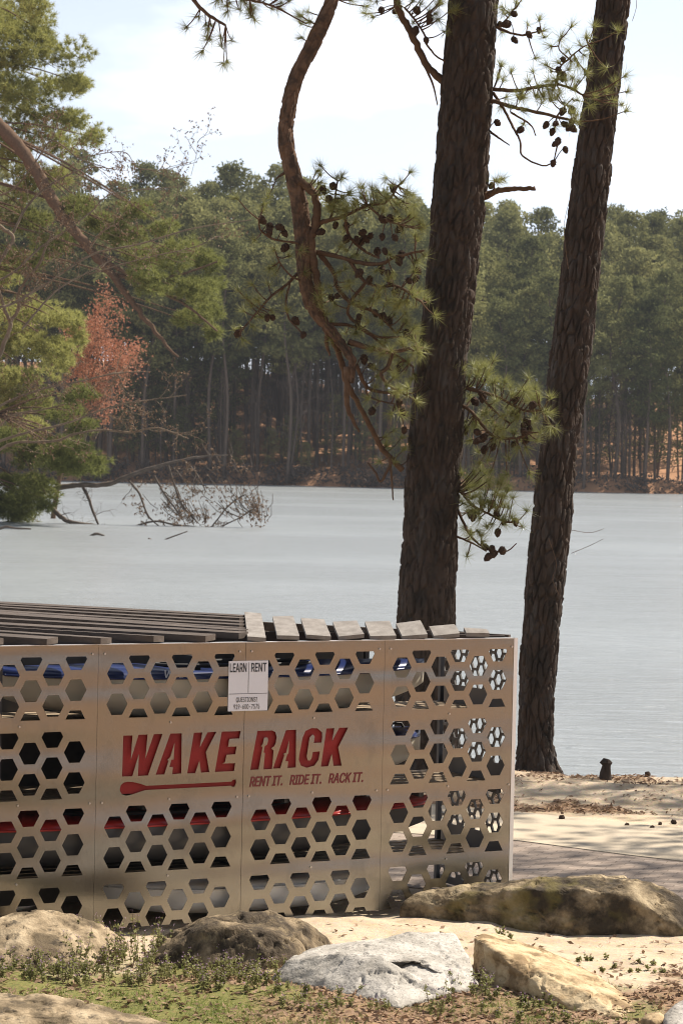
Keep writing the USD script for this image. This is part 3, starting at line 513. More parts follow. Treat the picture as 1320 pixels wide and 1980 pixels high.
def near_pine(name, label, edges, Y, seed, ns):
    t = thing(name, label, 'pine tree')
    C = [at((l + r) / 2, y, Y) for y, l, r in edges]; R = [.965 * (r - l) / 2 * Y / FPX for y, l, r in edges]
    sN = np.linspace(0, 1, 40); z = np.array([c[2] for c in C]); Rn = np.interp(np.linspace(z[0], z[-1], 40), z, R)
    obj('trunk', bark_trunk(C, Rn, 150, ns, seed), M_bark, t, smooth=True)
    top = C[-1]; d = (C[-1] - C[-2]); d /= np.linalg.norm(d)
    up = [top - d * .05, top + d * 3 + [0, 0, .2], top + d * 7 + [0, 0, 1.0], top + d * 12 + [0, 0, 2.4]]
    obj('upper_trunk', tube(catmull(up, 8), [R[-1] * 1.0, R[-1] * .8, R[-1] * .55, .04], 16, .06, seed), M_bark, t, smooth=True)
    rng = np.random.default_rng(seed); pts, ax, tw = [], [], []
    uc = catmull(up, 10)
    for i in range(34):                                              # the crown, above the frame
        f = .42 + .56 * i / 34; b = uc[int(f * (len(uc) - 1))]; az = i * 2.4 + rng.random(); L = (1 - f * .75) * 4.2 * (.7 + .5 * rng.random()); dd = np.array([math.cos(az), math.sin(az), .25 + .3 * rng.random()])
        if b[2] + L * .2 < 12.2: continue
        tip = b + dd * L; tw.append(tube(catmull([b, b + dd * L * .5 + [0, 0, .15], tip], 4), [.05, .03, .012], 5))
        for q in range(34):
            s = .35 + .65 * rng.random(); pts.append(b + dd * L * s + rng.normal(size=3) * [.5, .5, .28]); ax.append(dd + [0, 0, .6])
    obj('crown_branches', cat(tw), M_limb, t, smooth=True)
    obj('crown', needle_tufts(np.array(pts), np.array(ax) / np.linalg.norm(ax, axis=1, keepdims=True), 26, .26, .011, .8, rng), M_needle, t, kind='stuff')
    return t
E1 = [(1520, 752, 898), (1480, 758, 891), (1380, 760, 888), (1210, 763, 885), (1080, 772, 886), (960, 780, 888), (830, 789, 897), (700, 801, 907), (520, 820, 927), (350, 836, 943), (175, 849, 954), (0, 863, 967), (-120, 872, 977)]
E2 = [(1520, 968, 1108), (1502, 982, 1092), (1484, 992, 1081), (1460, 997, 1074), (1400, 998, 1071), (1270, 1001, 1078), (1105, 1015, 1095), (1000, 1027, 1109), (924, 1035, 1111), (700, 1058, 1140), (350, 1105, 1180), (0, 1150, 1221), (-120, 1166, 1236)]
Y1, Y2 = 30.0, 32.3
t1 = near_pine('pine_tree', 'thicker of the two tall pines, straight behind the rack, with a long drooping limb', E1, Y1, 11, 560)
t2 = near_pine('pine_tree', 'thinner leaning pine standing on the sandy bank right of the rack', E2, Y2, 23, 600)

Z6 = lambda L: [(420 + a / 2.75, 280 + b / 2.75) for a, b in L]
Z7 = lambda L: [(700 + a / 2.129, b / 2.129) for a, b in L]
Z8 = lambda L: [(860 + a / 2.75, 560 + b / 2.75) for a, b in L]
BR = []
def B(spec, R, y0=31.2, y1=None, **kw): BR.append(branch_px(t1, spec, y0 - 1.2, (y0 if y1 is None else y1) - 1.2, R, **kw))
LIMB = [(905, -420), (780, -230), (690, -110), (650, -30), (640, 5), (612, 70), (573, 150), (555, 225), (553, 275), (567, 340), (580, 400), (587, 470), (590, 535), (603, 590), (633, 632), (668, 675), (681, 700), (679, 740)]
LP = np.array([at(a_, b_, d_) for (a_, b_), d_ in zip(LIMB, np.linspace(29.8, 29.2, len(LIMB)))])
obj('drooping_limb', bark_trunk(LP, np.interp(np.linspace(0, 1, 60), np.linspace(0, 1, 14), [16, 15, 15, 15, 15, 14, 14, 14.5, 15.5, 17, 18, 14, 10, 6]) * 29.5 / FPX, 56, 620, 41, cell=.050, depth=.013, low=.4), M_limb_bark, t1, smooth=True); BR.append(catmull(LP, 7))
B(Z6([(430, 190), (520, 270), (525, 420), (500, 500), (510, 620), (530, 740), (545, 850), (560, 930)]), [8, 8, 8, 7, 6], 30.6, 30.5, k=8)
B(Z6([(690, 1180), (690, 1380), (715, 1450), (755, 1527)]), [6, 5, 4, 2], 30.4)
B(Z6([(520, 880), (590, 1000), (650, 1120), (680, 1230), (700, 1290), (760, 1400), (830, 1530), (880, 1620), (985, 1730)]), [5, 6, 6, 5, 5, 6], 30.5, 30.9)
B(Z6([(700, 1045), (800, 1075), (930, 1100), (1060, 1070)]), [6, 5, 4, 3], 30.5, 30.3)
B(Z6([(530, 860), (580, 980), (580, 1060), (600, 1120)]), [7, 5, 4, 2], 30.5)
B(Z6([(525, 570), (640, 592), (740, 622), (860, 632), (960, 592), (1100, 560)]), [5, 4, 4, 3, 2], 30.6, 30.2)
B(Z6([(545, 580), (620, 680), (640, 760), (720, 840), (850, 900), (950, 1000)]), [5, 4, 4, 3, 2], 30.6, 30.9)
B(Z6([(700, 610), (780, 720), (860, 752), (960, 752), (1080, 830)]), [4, 3, 3, 2], 30.5, 30.2)
B(Z6([(785, 735), (710, 832), (695, 900), (760, 965), (850, 1020), (990, 1020)]), [3.5, 3, 3, 2], 30.5, 30.7)
B(Z6([(525, 420), (590, 400), (680, 375), (800, 320), (900, 300), (960, 215)]), [5, 4, 3, 3, 2], 30.6, 30.3)
B(Z6([(600, 400), (620, 320), (640, 190)]), [3, 2, 1.5], 30.6)
B(Z6([(680, 375), (700, 480), (780, 560), (860, 600)]), [3, 3, 2], 30.5, 30.8)
B(Z6([(800, 320), (900, 400), (1010, 430)]), [2.5, 2, 1.5], 30.4, 30.1)
B(Z6([(440, 670), (370, 740), (290, 800), (210, 890), (120, 1000)]), [3.5, 2.5, 2, 1.5], 30.6, 30.2)
B(Z6([(385, 735), (365, 830), (380, 920), (460, 1012)]), [2.2, 2, 1.5], 30.5, 30.3)
B(Z6([(440, 720), (385, 690), (330, 620), (300, 540)]), [2, 1.6, 1.2], 30.5, 30.3)
B(Z6([(440, 530), (415, 520), (300, 500), (230, 450), (220, 395)]), [2.4, 2, 1.5], 30.6, 30.2)
B(Z6([(740, 1170), (790, 1280), (860, 1312), (1040, 1320)]), [4, 3.5, 3, 2], 30.5, 30.8)
B(Z6([(930, 1105), (905, 1180), (870, 1222), (930, 1290), (1020, 1340)]), [4, 4, 3, 2], 30.5, 30.4)
B(Z6([(790, 1275), (800, 1330), (860, 1360), (960, 1380)]), [2, 1.6, 1.2], 30.6)
B(Z6([(925, 1690), (870, 1790), (840, 1740), (800, 1690)]), [3, 2, 1.5], 30.8)
B(Z6([(915, 1660), (925, 1760), (935, 1890)]), [3, 2, 1.2], 30.8)
B(Z6([(560, 950), (700, 960), (800, 1000), (900, 1080), (1040, 1180)]), [3.5, 3, 2.5, 2], 30.5, 30.9)
B(Z6([(365, 145), (330, 165), (312, 182)]), [3, 2, .8], 30.7)
BR_right = len(BR)
B(Z7([(120, -70), (140, 0), (160, 60), (200, 130), (245, 230), (285, 290), (335, 335)]), [7, 7, 7, 7, 7, 8], 31.0, 31.2, k=9)
B(Z7([(255, 262), (292, 350), (310, 432)]), [2.5, 2, 1], 31.0)
B(Z7([(175, 30), (225, 90), (260, 150), (262, 175), (300, 225), (340, 250)]), [2, 2, 1.5], 31.0)
B(Z7([(520, 365), (640, 370), (760, 350), (830, 350), (905, 388)]), [4, 3.5, 3, 2.5, 2], 31.2, 30.5)
B(Z7([(500, 405), (560, 420), (620, 440), (700, 455), (800, 480), (890, 500)]), [5, 4, 3.5, 3, 2], 31.2, 30.6)
B(Z7([(540, 380), (590, 460), (620, 520), (650, 580), (660, 640), (740, 680), (788, 668)]), [3, 2.5, 2, 1.6, 1.2], 31.2, 30.4)
B(Z7([(610, 460), (690, 510), (715, 558)]), [2, 1.6, 1], 30.9)
B(Z7([(520, 535), (560, 565), (606, 596)]), [2.5, 2, 1], 31.2, 30.9)
B(Z7([(490, 810), (530, 795), (570, 780), (640, 776), (712, 774)]), [9, 7, 5, 4.5, 4], 31.2, 31.0, k=8, name='broken_stub')
B(Z7([(800, 345), (812, 280), (850, 240), (890, 205), (930, 180)]), [2.2, 2, 1.5, 1], 30.6)
B(Z7([(850, 240), (810, 200), (815, 160)]), [1.6, 1.3, 1], 30.5)
B(Z7([(520, 90), (600, 130), (670, 142), (735, 122)]), [3, 2.5, 2, 1.2], 31.2, 30.7)
B(Z7([(560, 110), (600, 70), (620, 40)]), [2, 1.6, 1], 31)
B(Z7([(800, 480), (830, 440), (870, 400)]), [2, 1.5, 1], 30.6)
B(Z7([(540, 790), (545, 745)]), [2, 1.2], 31)
B(Z8([(70, 510), (200, 545), (300, 580), (420, 640), (510, 640)]), [4, 3.5, 3, 2.5, 2], 31.2, 30.7)
B(Z8([(210, 590), (280, 660), (345, 712)]), [2.5, 2, 1.5], 30.9)
B(Z8([(60, 600), (130, 640), (200, 720), (260, 780), (380, 790), (450, 755)]), [4, 3, 3, 2.5, 1.8], 31.2, 30.8)
B(Z8([(50, 1050), (90, 1080), (150, 1150), (230, 1190), (310, 1230), (372, 1240)]), [4, 3, 2.6, 2, 1.5], 31.2, 30.8)
B(Z8([(60, 1150), (90, 1220), (130, 1300), (190, 1360), (260, 1390), (330, 1390), (380, 1350)]), [3, 2.6, 2, 1.6, 1], 31.2, 30.8)
B(Z8([(50, 1310), (80, 1320), (150, 1350), (220, 1392)]), [2.5, 2, 1.2], 31.2, 31)
B([(300, -170), (350, -50), (376, 0), (400, 26), (436, 48)], [6, 5, 4, 3.5, 2.5], 30.2, 30.0)
B([(330, -90), (440, -14), (520, 8), (592, 45)], [3, 2.5, 2, 1.2], 30.2, 29.9)
allB = np.vstack(BR)
CONES = Z6([(220, 403), (275, 432), (308, 450), (345, 470), (270, 463), (378, 548), (858, 403), (903, 400), (985, 407), (985, 450), (575, 480), (700, 500), (735, 505), (770, 500), (790, 480), (815, 490), (755, 530), (875, 490), (930, 500), (850, 565), (880, 570), (985, 580), (960, 610), (870, 655), (910, 690), (770, 685), (815, 715), (1005, 735), (950, 775), (910, 740), (1070, 715), (1050, 675), (600, 815), (640, 820), (830, 895), (790, 880), (760, 920), (880, 930), (910, 930), (750, 945), (400, 935), (290, 930), (265, 920), (115, 1005), (463, 1015), (775, 1135), (800, 1190), (1000, 1000), (1020, 1020), (935, 225), (555, 240), (615, 235), (590, 290), (635, 430), (680, 430), (545, 430), (970, 1370), (980, 1420), (830, 1420), (995, 1520), (955, 1190)]) \
    + Z7([(80, 52), (123, 57), (220, 38), (285, 85), (270, 75), (222, 117), (258, 170), (570, 105), (615, 70), (612, 117), (615, 165), (675, 147), (727, 125), (825, 255), (800, 290), (825, 310), (545, 512), (665, 540), (765, 515), (790, 540), (800, 520), (820, 515), (848, 535), (870, 520), (835, 455), (870, 460), (810, 577), (805, 603), (833, 615), (787, 675), (880, 500), (542, 765)]) \
    + Z8([(180, 560), (205, 570), (145, 595), (380, 580), (375, 665), (390, 670), (455, 665), (475, 615), (420, 700), (410, 730), (400, 760), (215, 790), (150, 770), (105, 740), (185, 820), (220, 850), (265, 840), (440, 810), (380, 825), (455, 745), (145, 1195), (155, 1210), (260, 1140), (265, 1200), (370, 1235), (283, 1290), (325, 1245), (195, 1380), (250, 1380), (265, 1410), (300, 1395), (245, 1425)])
TUFTS = Z6([(635, 175), (940, 210), (660, 310), (760, 230), (950, 320), (1040, 330), (590, 260), (545, 230), (700, 270), (820, 320), (880, 300), (1010, 400), (1060, 500), (1000, 280), (730, 420), (680, 660), (600, 760), (700, 760), (830, 830), (900, 830), (1000, 830), (1040, 760), (1060, 850), (860, 780), (780, 890), (940, 900), (1000, 930), (900, 1020), (980, 1050), (1040, 1100), (960, 1160), (1000, 1200), (940, 1230), (1010, 1290), (900, 1280), (860, 1360), (640, 1050), (740, 1000), (220, 830), (290, 880), (110, 770), (120, 970), (240, 350), (300, 560), (310, 680), (900, 1600), (990, 1620), (600, 330), (850, 240), (720, 330), (640, 300), (1080, 420), (1060, 620), (760, 800), (950, 860), (1010, 1150), (820, 1090), (960, 1300), (1000, 1440), (690, 560), (930, 700), (880, 1110), (580, 900), (560, 800), (1040, 980), (1050, 1040)]) \
    + Z7([(620, 30), (725, 85), (580, 20), (820, 150), (930, 140), (560, 320), (680, 340), (760, 370), (840, 300), (870, 370), (800, 400), (720, 400), (640, 400), (590, 400), (880, 420), (850, 440), (550, 735), (20, 0), (300, 50), (320, 20), (240, 20), (150, 10), (820, 330), (900, 180), (1070, 430), (1075, 320), (660, 390), (740, 420), (790, 340), (860, 330), (60, 10), (310, 80)]) \
    + Z8([(180, 420), (230, 450), (150, 400), (300, 520), (350, 560), (330, 620), (460, 520), (500, 560), (430, 590), (200, 660), (250, 700), (160, 700), (300, 740), (360, 760), (420, 720), (470, 760), (130, 560), (490, 800), (300, 790), (130, 460), (250, 500), (400, 640), (480, 700), (140, 800), (130, 1000), (180, 1020), (230, 1040), (280, 1030), (130, 1090), (190, 1100), (250, 1090), (310, 1100), (340, 1160), (120, 1180), (110, 1260), (170, 1280), (220, 1260), (280, 1190), (360, 1210), (150, 960), (210, 980), (330, 1050), (140, 1140)]) \
    + [(398, 62), (428, 74), (440, 22), (462, 10), (500, 8), (540, 20), (582, 32), (480, -2), (560, 4), (420, 4), (405, 78), (520, -5), (450, -8)]
rng = np.random.default_rng(5); cones, twigs, tp, ta = [], [], [], []
def near_branch(px, py, jit):
    best = None
    for Y in (30.0, 29.7, 29.4, 29.1):
        p = at(px, py, Y); d = np.linalg.norm(allB - p, axis=1); i = d.argmin()
        if best is None or d[i] < best[0]: best = (d[i], p, allB[i])
    return best[1] + np.array([0, rng.normal() * jit, 0]), best[2]
for px, py in CONES:
    p, b = near_branch(px, py, .06); cone_at(t1, p + [0, 0, .045], rng)
    if np.linalg.norm(p - b) > .05: twigs.append(tube(catmull([b, (b + p) / 2 + [0, 0, .03], p + [0, 0, .03]], 3), [.006, .005, .004], 4))
for px, py in TUFTS:
    for rep in range(4):
        j = rng.normal(size=2) * (0 if rep == 0 else 21); p, b = near_branch(px + j[0], py + j[1], .15); d = p - b; L = np.linalg.norm(d)
        if L > .04: twigs.append(tube(catmull([b, (b + p) / 2 - [0, 0, .06 * min(L, 1)], p], 4), [.008, .006, .005], 4))
        a = d / max(L, .05) * .6 + rng.normal(size=3) * .35 + [0, 0, .35]; tp.append(p); ta.append(a / np.linalg.norm(a))
obj('twigs', cat(twigs), M_limb, t1, smooth=True, kind='stuff')
obj('needles', needle_tufts(np.array(tp), np.array(ta), 68, .15, .0038, .72, rng), M_needle, t1, kind='stuff')
# vines and thin twigs on the second trunk
for sp in ([(1098, 520), (1090, 440), (1102, 380), (1104, 345)], [(1105, 1025), (1140, 1030), (1168, 1022)], [(1104, 1070), (1140, 1055), (1166, 1042)], [(1060, 1040), (1075, 1090), (1068, 1120), (1080, 1150)], [(1120, 210), (1140, 150), (1150, 90)], [(1222, 40), (1230, 10), (1226, -20)]):
    branch_px(t2, sp, 31.8, 31.8, [.5, .5, .35], k=4, name='twig')

# pines on the bank at the left, beyond the near water
def bank_pine(label, trunk, clumps, dist, seed, limb=None, tall=None):
    t = thing('bank_pine', label, 'pine tree'); rng = np.random.default_rng(seed)
    base = at(*trunk[0], dist); P = catmull([at(a, b, dist) for a, b in trunk], 6); P[0, 2] = height(P[0, 0], P[0, 1]) - .2
    obj('trunk', tube(P, [.34, .26, .18, .06], 10, .1, seed), M_limb, t, smooth=True)
    pts, ax, br = [], [], []
    for (cx_, cy_, rx_, ry_) in clumps:
        dd = dist + rng.normal() * 1.6; c = at(cx_, cy_, dd); k = dd / FPX; i = np.argmin(np.linalg.norm(P - c - [0, 0, 1.0], axis=1)); b = P[i]
        br.append(tube(catmull([b, b * .45 + c * .55 + [0, 0, .35], c + (c - b) / max(np.linalg.norm(c - b), .1) * rx_ * k * .7], 5), [.07, .04, .015], 5))
        n = int(rx_ * ry_ / 7.5); q = rng.normal(size=(n * 3, 3)); q /= np.linalg.norm(q, axis=1, keepdims=True); q = q[:n] * (.35 + .65 * rng.random((n, 1)) ** .5)
        sub = rng.normal(size=(7, 3)) * .55; q = q * .6 + sub[rng.integers(0, 7, n)] * .62
        p = c + q * np.array([rx_, rx_, ry_]) * k * 1.0; pts.append(p); a = q * [1, 1, .5] + [0, 0, .7]; ax.append(a / np.linalg.norm(a, axis=1, keepdims=True))
    obj('branches', cat(br), M_limb, t, smooth=True)
    obj('crown', needle_tufts(np.vstack(pts), np.vstack(ax), 20, .34, .034, .9, rng), M_needle_mid, t, kind='stuff')
    return t
A_ = [(20, 30, 55, 45), (70, 60, 50, 35), (60, 110, 75, 40), (130, 105, 40, 26), (20, 170, 60, 50), (100, 165, 62, 35), (146, 160, 32, 25), (60, 230, 72, 40), (135, 225, 45, 28), (170, 265, 36, 22), (110, 280, 60, 25), (30, 290, 60, 40), (40, 350, 50, 40), (100, 340, 40, 25), (-40, 100, 80, 60), (-50, 250, 80, 60), (60, 10, 50, 30), (-20, 0, 60, 40)]
bank_pine('tall pine with dense yellow-green crown in the upper left corner', [(-90, 1000), (-80, 700), (-70, 300), (-50, -60)], A_ + [(-30, -50, 60, 40), (-50, -110, 50, 40), (30, -60, 50, 30)], 147, 3)
B_ = [(262, 405, 40, 22), (240, 450, 55, 28), (320, 440, 40, 20), (340, 490, 58, 32), (400, 500, 38, 28), (300, 540, 50, 28), (370, 560, 50, 32), (410, 600, 32, 28), (418, 640, 22, 22), (365, 610, 40, 24), (270, 500, 45, 26), (200, 430, 45, 26), (150, 400, 45, 26), (120, 470, 50, 28), (60, 420, 60, 32), (30, 500, 50, 30), (395, 545, 45, 24)]
tb = bank_pine('pine bough reaching right below the skyline, with a long bare diagonal limb', [(-150, 1000), (-130, 600), (-80, 330), (-30, 215)], B_, 144, 4)
branch_px(tb, [(-30, 220), (0, 242), (47, 297), (80, 348), (110, 399), (140, 441), (182, 492), (220, 534), (254, 581), (300, 640), (345, 690)], 143, 142, [13, 13, 12, 11, 9, 7, 5, 2], k=9, name='diagonal_limb')
branch_px(tb, [(182, 492), (230, 520), (300, 560), (360, 590), (420, 640)], 142.5, 142, [6, 4, 3, 1.5], k=6)
branch_px(tb, [(215, 528), (280, 540), (350, 530), (420, 505)], 142.5, 142, [4, 3, 1.5], k=6)
C_ = [(60, 600, 60, 30), (130, 620, 52, 26), (100, 670, 60, 33), (155, 650, 28, 23), (30, 650, 50, 35), (40, 720, 60, 30), (110, 700, 40, 25), (30, 780, 50, 30), (88, 780, 38, 25), (60, 830, 50, 28), (-20, 600, 50, 40), (-30, 720, 50, 40), (10, 540, 50, 30)]
bank_pine('bushy pine low at the left edge beside the reddish maple', [(-40, 1005), (-35, 800), (-20, 650), (0, 560)], C_, 150, 6)
D_ = [(140, 860, 55, 22), (170, 888, 38, 22), (110, 890, 50, 22), (60, 870, 50, 25), (190, 912, 16, 12), (20, 930, 50, 22), (60, 950, 45, 23), (30, 985, 60, 20), (88, 972, 25, 16), (10, 850, 40, 30), (-30, 950, 50, 40), (150, 765, 36, 22), (120, 800, 50, 26), (160, 825, 36, 22), (100, 875, 60, 25), (150, 908, 45, 16), (50, 1000, 50, 13), (40, 965, 60, 24), (70, 930, 50, 20)]
bank_pine('low pine boughs hanging over the water at the left edge', [(-70, 1010), (-60, 900), (-40, 840), (-10, 800)], D_, 146, 8)
# red budding maple
def twiggy(parent, base, top, spread, n, depth, seed, r0, mat, droop=0.0, upward=.5, L0=2.0, buds=None):
    rng = np.random.default_rng(seed); tubes, tips = [], []
    def grow(p, d, L, r, lev):
        n_ = 4; P = [p]; dd = d.copy()
        for _ in range(n_):
            dd = dd + rng.normal(size=3) * .22 + [0, 0, upward * .08 - droop * .12]; dd /= np.linalg.norm(dd); P.append(P[-1] + dd * L / n_)
        tubes.append(tube(P, [r, r * .6], 4 if lev > 0 else 6)); tips.extend([(P[-1], dd), (P[2], dd)])
        if lev < depth:
            for _ in range(n):
                i = rng.integers(1, n_ + 1); q = rng.normal(size=3) * [1, 1, .7]; q /= np.linalg.norm(q); nd = dd * .6 + q * spread; nd /= np.linalg.norm(nd); grow(P[i], nd, L * (.55 + .2 * rng.random()), r * .5, lev + 1)
    grow(np.array(base, float), np.array(top, float) / np.linalg.norm(top), L0, r0, 0)
    return cat(tubes), tips
mp = thing('red_maple', 'reddish budding maple between the low pines and the far wood', 'tree')
rng = np.random.default_rng(4); base = at(95, 1010, 156.0); base[2] = height(base[0], base[1]) - .1
obj('trunk', tube(catmull([base, at(120, 900, 156), at(165, 780, 156), at(190, 640, 156)], 6), [.16, .13, .08, .03], 8), M_limb, mp, smooth=True)
tb_, bud = [], []
for i in range(46):
    f = rng.random(); b = at(155 + 30 * f, 940 - 290 * f, 156.0); a = rng.random() * 6.28; tgt = at(205 + 54 * math.cos(a) * rng.random() ** .5, 685 + 118 * math.sin(a) * rng.random() ** .5, 156 + rng.normal() * 1.2)
    m_, tips = twiggy(mp, b * .4 + tgt * .6, (tgt - b) / np.linalg.norm(tgt - b) + [.1, 0, .4], .7, 3, 2, 100 + i, .018, None, L0=1.2); tb_.append(m_); tb_.append(tube([b, b * .4 + tgt * .6], [.035, .02], 4)); bud += tips
obj('branches', cat(tb_), M_pale_limb, mp, smooth=True)
bp = np.array([x[0] for x in bud]); bp = np.repeat(bp, 5, 0) + np.random.default_rng(2).normal(size=(len(bp) * 5, 3)) * .22
obj('buds', needle_tufts(bp, np.tile([[0, 0, 1.0]], (len(bp), 1)), 3, .12, .06, .9, np.random.default_rng(8)), M_bud, mp, kind='stuff')
# bare tree with pale twisting branches, on the left bank just outside the frame
bt = thing('bare_tree', 'bare deciduous tree with pale twisting branches reaching in from the left edge', 'tree')
YB = 70.0; bb = at(-200, 1500, YB); bb[0] -= 1.0; bb[2] = height(bb[0], bb[1]) - .2
obj('trunk', tube(catmull([bb, bb + [.1, 0, 2.5], bb + [.4, 0, 5], at(-120, 560, YB)], 6), [.20, .16, .12, .07], 10, .1), M_pale_limb, bt, smooth=True)
Q4 = lambda L: [(a / 2.357, b / 2.357) for a, b in L]; Q5 = lambda L: [(a / 2.357, 560 + b / 2.357) for a, b in L]
bare = [(Q4([(-300, 980), (-80, 960), (0, 1030), (60, 1080), (30, 1140), (-10, 1200), (-120, 1290)]), [5, 6, 5, 5]), (Q5([(-120, 420), (-20, 330), (20, 240), (48, 160), (20, 90), (0, 20), (-60, -80)]), [7, 6.5, 6, 5, 5]),
    (Q5([(46, 150), (85, 85), (80, 30), (105, -20), (130, -60)]) + Q4([(180, 1200), (215, 1110), (242, 1068)]), [5, 5, 4, 4, 3]), (Q4([(0, 1400), (60, 1380), (200, 1300), (420, 1160), (640, 1110), (880, 1040), (1150, 1000)]), [4, 4, 3.2, 3, 2.6, 2, 1.2]),
    (Q4([(60, 1060), (110, 960), (180, 880), (300, 800), (420, 760), (520, 770)]), [4, 3.5, 3, 2, 1.2]), (Q4([(410, 1130), (450, 1070), (500, 1032), (535, 1022)]), [3, 2.5, 1.5]), (Q5([(-60, 560), (0, 530), (60, 500), (200, 450), (330, 425), (480, 390), (560, 378), (690, 372)]), [4, 3.5, 3, 2.5, 2, 1.2]),
    (Q5([(-60, 720), (0, 690), (130, 650), (300, 610), (430, 560), (560, 520), (700, 500), (850, 480)]), [4.5, 4, 3.2, 2.6, 2, 1.2]), (Q5([(-40, 760), (60, 700), (250, 690), (350, 655), (480, 640), (600, 650), (705, 630), (800, 655), (860, 680)]), [4.5, 4, 3, 3, 2.5, 1.2]),
    (Q4([(-60, 1300), (60, 1240), (180, 1130), (300, 1050), (420, 960), (520, 880), (820, 850)]), [3.5, 3, 2.5, 2, 1.2]), (Q5([(0, 620), (60, 570), (200, 545), (300, 520)]), [3, 2.5, 1.5]), (Q4([(-40, 900), (60, 860), (160, 740), (240, 640), (360, 720), (480, 760)]), [3, 2.5, 2, 1.5, 1]), (Q4([(100, 1500), (250, 1330), (400, 1240), (520, 1180)]), [3, 2.4, 1.6]), (Q5([(480, 390), (530, 380), (560, 440), (575, 520)]), [1.6, 1.3, 1]),
    (Q4([(400, 1250), (640, 1180), (900, 1120), (980, 1060)]), [2, 1.5, 1]), (Q4([(350, 720), (560, 690), (620, 760), (720, 780), (830, 850)]), [1.4, 1.2, .8]), (Q4([(870, 800), (895, 700), (900, 640)]), [.7, .6, .5])]
bt_t, bt_b = [], []
for i, (sp, R) in enumerate(bare):
    P = branch_px(bt, sp, YB + (i % 3 - 1) * .8, YB + (i % 5 - 2) * .5, np.array(R) * .66, k=7, mat=M_pale_limb, seed=i); rr = np.random.default_rng(50 + i)
    for q in range(4, len(P) - 1, 1):
        if rr.random() < .33:
            d = P[q] - P[q - 1]; d /= np.linalg.norm(d); o = rr.normal(size=3) * [1, 1, 1]; m_, tips = twiggy(bt, P[q], d * .7 + o * .5 / np.linalg.norm(o) * 1.2, .8, 2, 2, 900 + i * 40 + q, .009, None, L0=.5 + .45 * rr.random()); bt_t.append(m_); bt_b += tips
obj('twigs', cat(bt_t), M_pale_limb, bt, smooth=True, kind='stuff')
bp = np.array([x[0] for x in bt_b]); bp = np.repeat(bp, 2, 0) + np.random.default_rng(2).normal(size=(len(bp) * 2, 3)) * .03
obj('dry_seed_heads', needle_tufts(bp, np.tile([[0, 0, -1.0]], (len(bp), 1)), 2, .06, .035, .9, np.random.default_rng(9)), M_brown_leaf, bt, kind='stuff')

# fallen tree in the water
ft = thing('fallen_tree', 'fallen dead tree with drooping brown branches lying in the lake', 'fallen tree')
YF = 147.0
branch_px(ft, [(-30, 1000), (40, 968), (95, 947), (150, 938), (205, 937), (262, 915), (330, 895), (395, 882), (440, 880)], YF, 146, [5, 5, 5, 5, 4.5, 4, 3, 2, 1], k=8, name='trunk', mat=M_dead)
fl = [([(98, 978), (118, 1000), (140, 1010), (196, 1017)], [4, 4.5, 4, 2]), ([(160, 942), (170, 960), (180, 990), (190, 1014)], [3, 3, 2.5, 2]), ([(250, 930), (270, 955), (285, 995), (308, 1018)], [2.2, 2, 2, 1.2]), ([(298, 920), (318, 955), (340, 985), (352, 1004)], [2, 2, 1.5, 1]), ([(325, 900), (338, 940), (352, 975), (380, 1008)], [2.2, 2, 2, 1.5]), ([(358, 892), (375, 910), (388, 930), (398, 950)], [2, 1.6, 1]), ([(335, 905), (345, 915), (355, 930)], [2, 1.5, 1]), ([(410, 1018), (440, 980), (470, 958), (480, 962)], [1.5, 1.5, 1]), ([(430, 1017), (465, 1000), (495, 980)], [1.5, 1.2, 1]), ([(255, 1019), (300, 1008), (340, 1015), (395, 1020)], [2, 2, 1.5]), ([(50, 925), (75, 922), (94, 918)], [2, 2, 1])]
lv = []; tws = []
for i, (sp, R) in enumerate(fl):
    P = branch_px(ft, sp, YF - .3, YF - .6, R, k=6, mat=M_dead, seed=i)
    for q in range(2, len(P), 3):
        rr = np.random.default_rng(700 + i * 30 + q); o = rr.normal(size=3); m_, tips = twiggy(ft, P[q], o + [.3, 0, -.2], .8, 3, 2, 2000 + 40 * i + q, .018, None, droop=.6, L0=.55 + .5 * rr.random()); tws.append(m_)
        lv += [x[0] for x in tips[::3]] if sp[-1][0] > 300 else []
for (cx_, cy_, rx_, ry_, n_) in ((492, 992, 22, 24, 110), (380, 1000, 40, 16, 90), (430, 955, 40, 25, 50), (460, 985, 28, 22, 40), (330, 985, 50, 28, 34), (420, 900, 40, 25, 24), (465, 905, 25, 25, 16)):
    q = np.random.default_rng(cx_).normal(size=(n_, 2)) * .5; lv += [at(cx_ + a * rx_, min(cy_ + b * ry_, 1017), YF - .5 + .5 * a) for a, b in q]
    for a, b in q[::4]:
        p = at(cx_ + a * rx_, min(cy_ + b * ry_, 1015), YF - .5 + .5 * a); tws.append(tube([p, p + [.35 * a - .2, .1, .25], p + [.6 * a - .5, .2, .75]], [.016, .02, .012], 4))
obj('twigs', cat(tws), M_dead, ft, smooth=True, kind='stuff')
obj('dead_leaves', needle_tufts(np.array(lv), np.tile([[0, 0, -1.0]], (len(lv), 1)), 3, .16, .07, .9, np.random.default_rng(3)), M_brown_leaf, ft, kind='stuff')
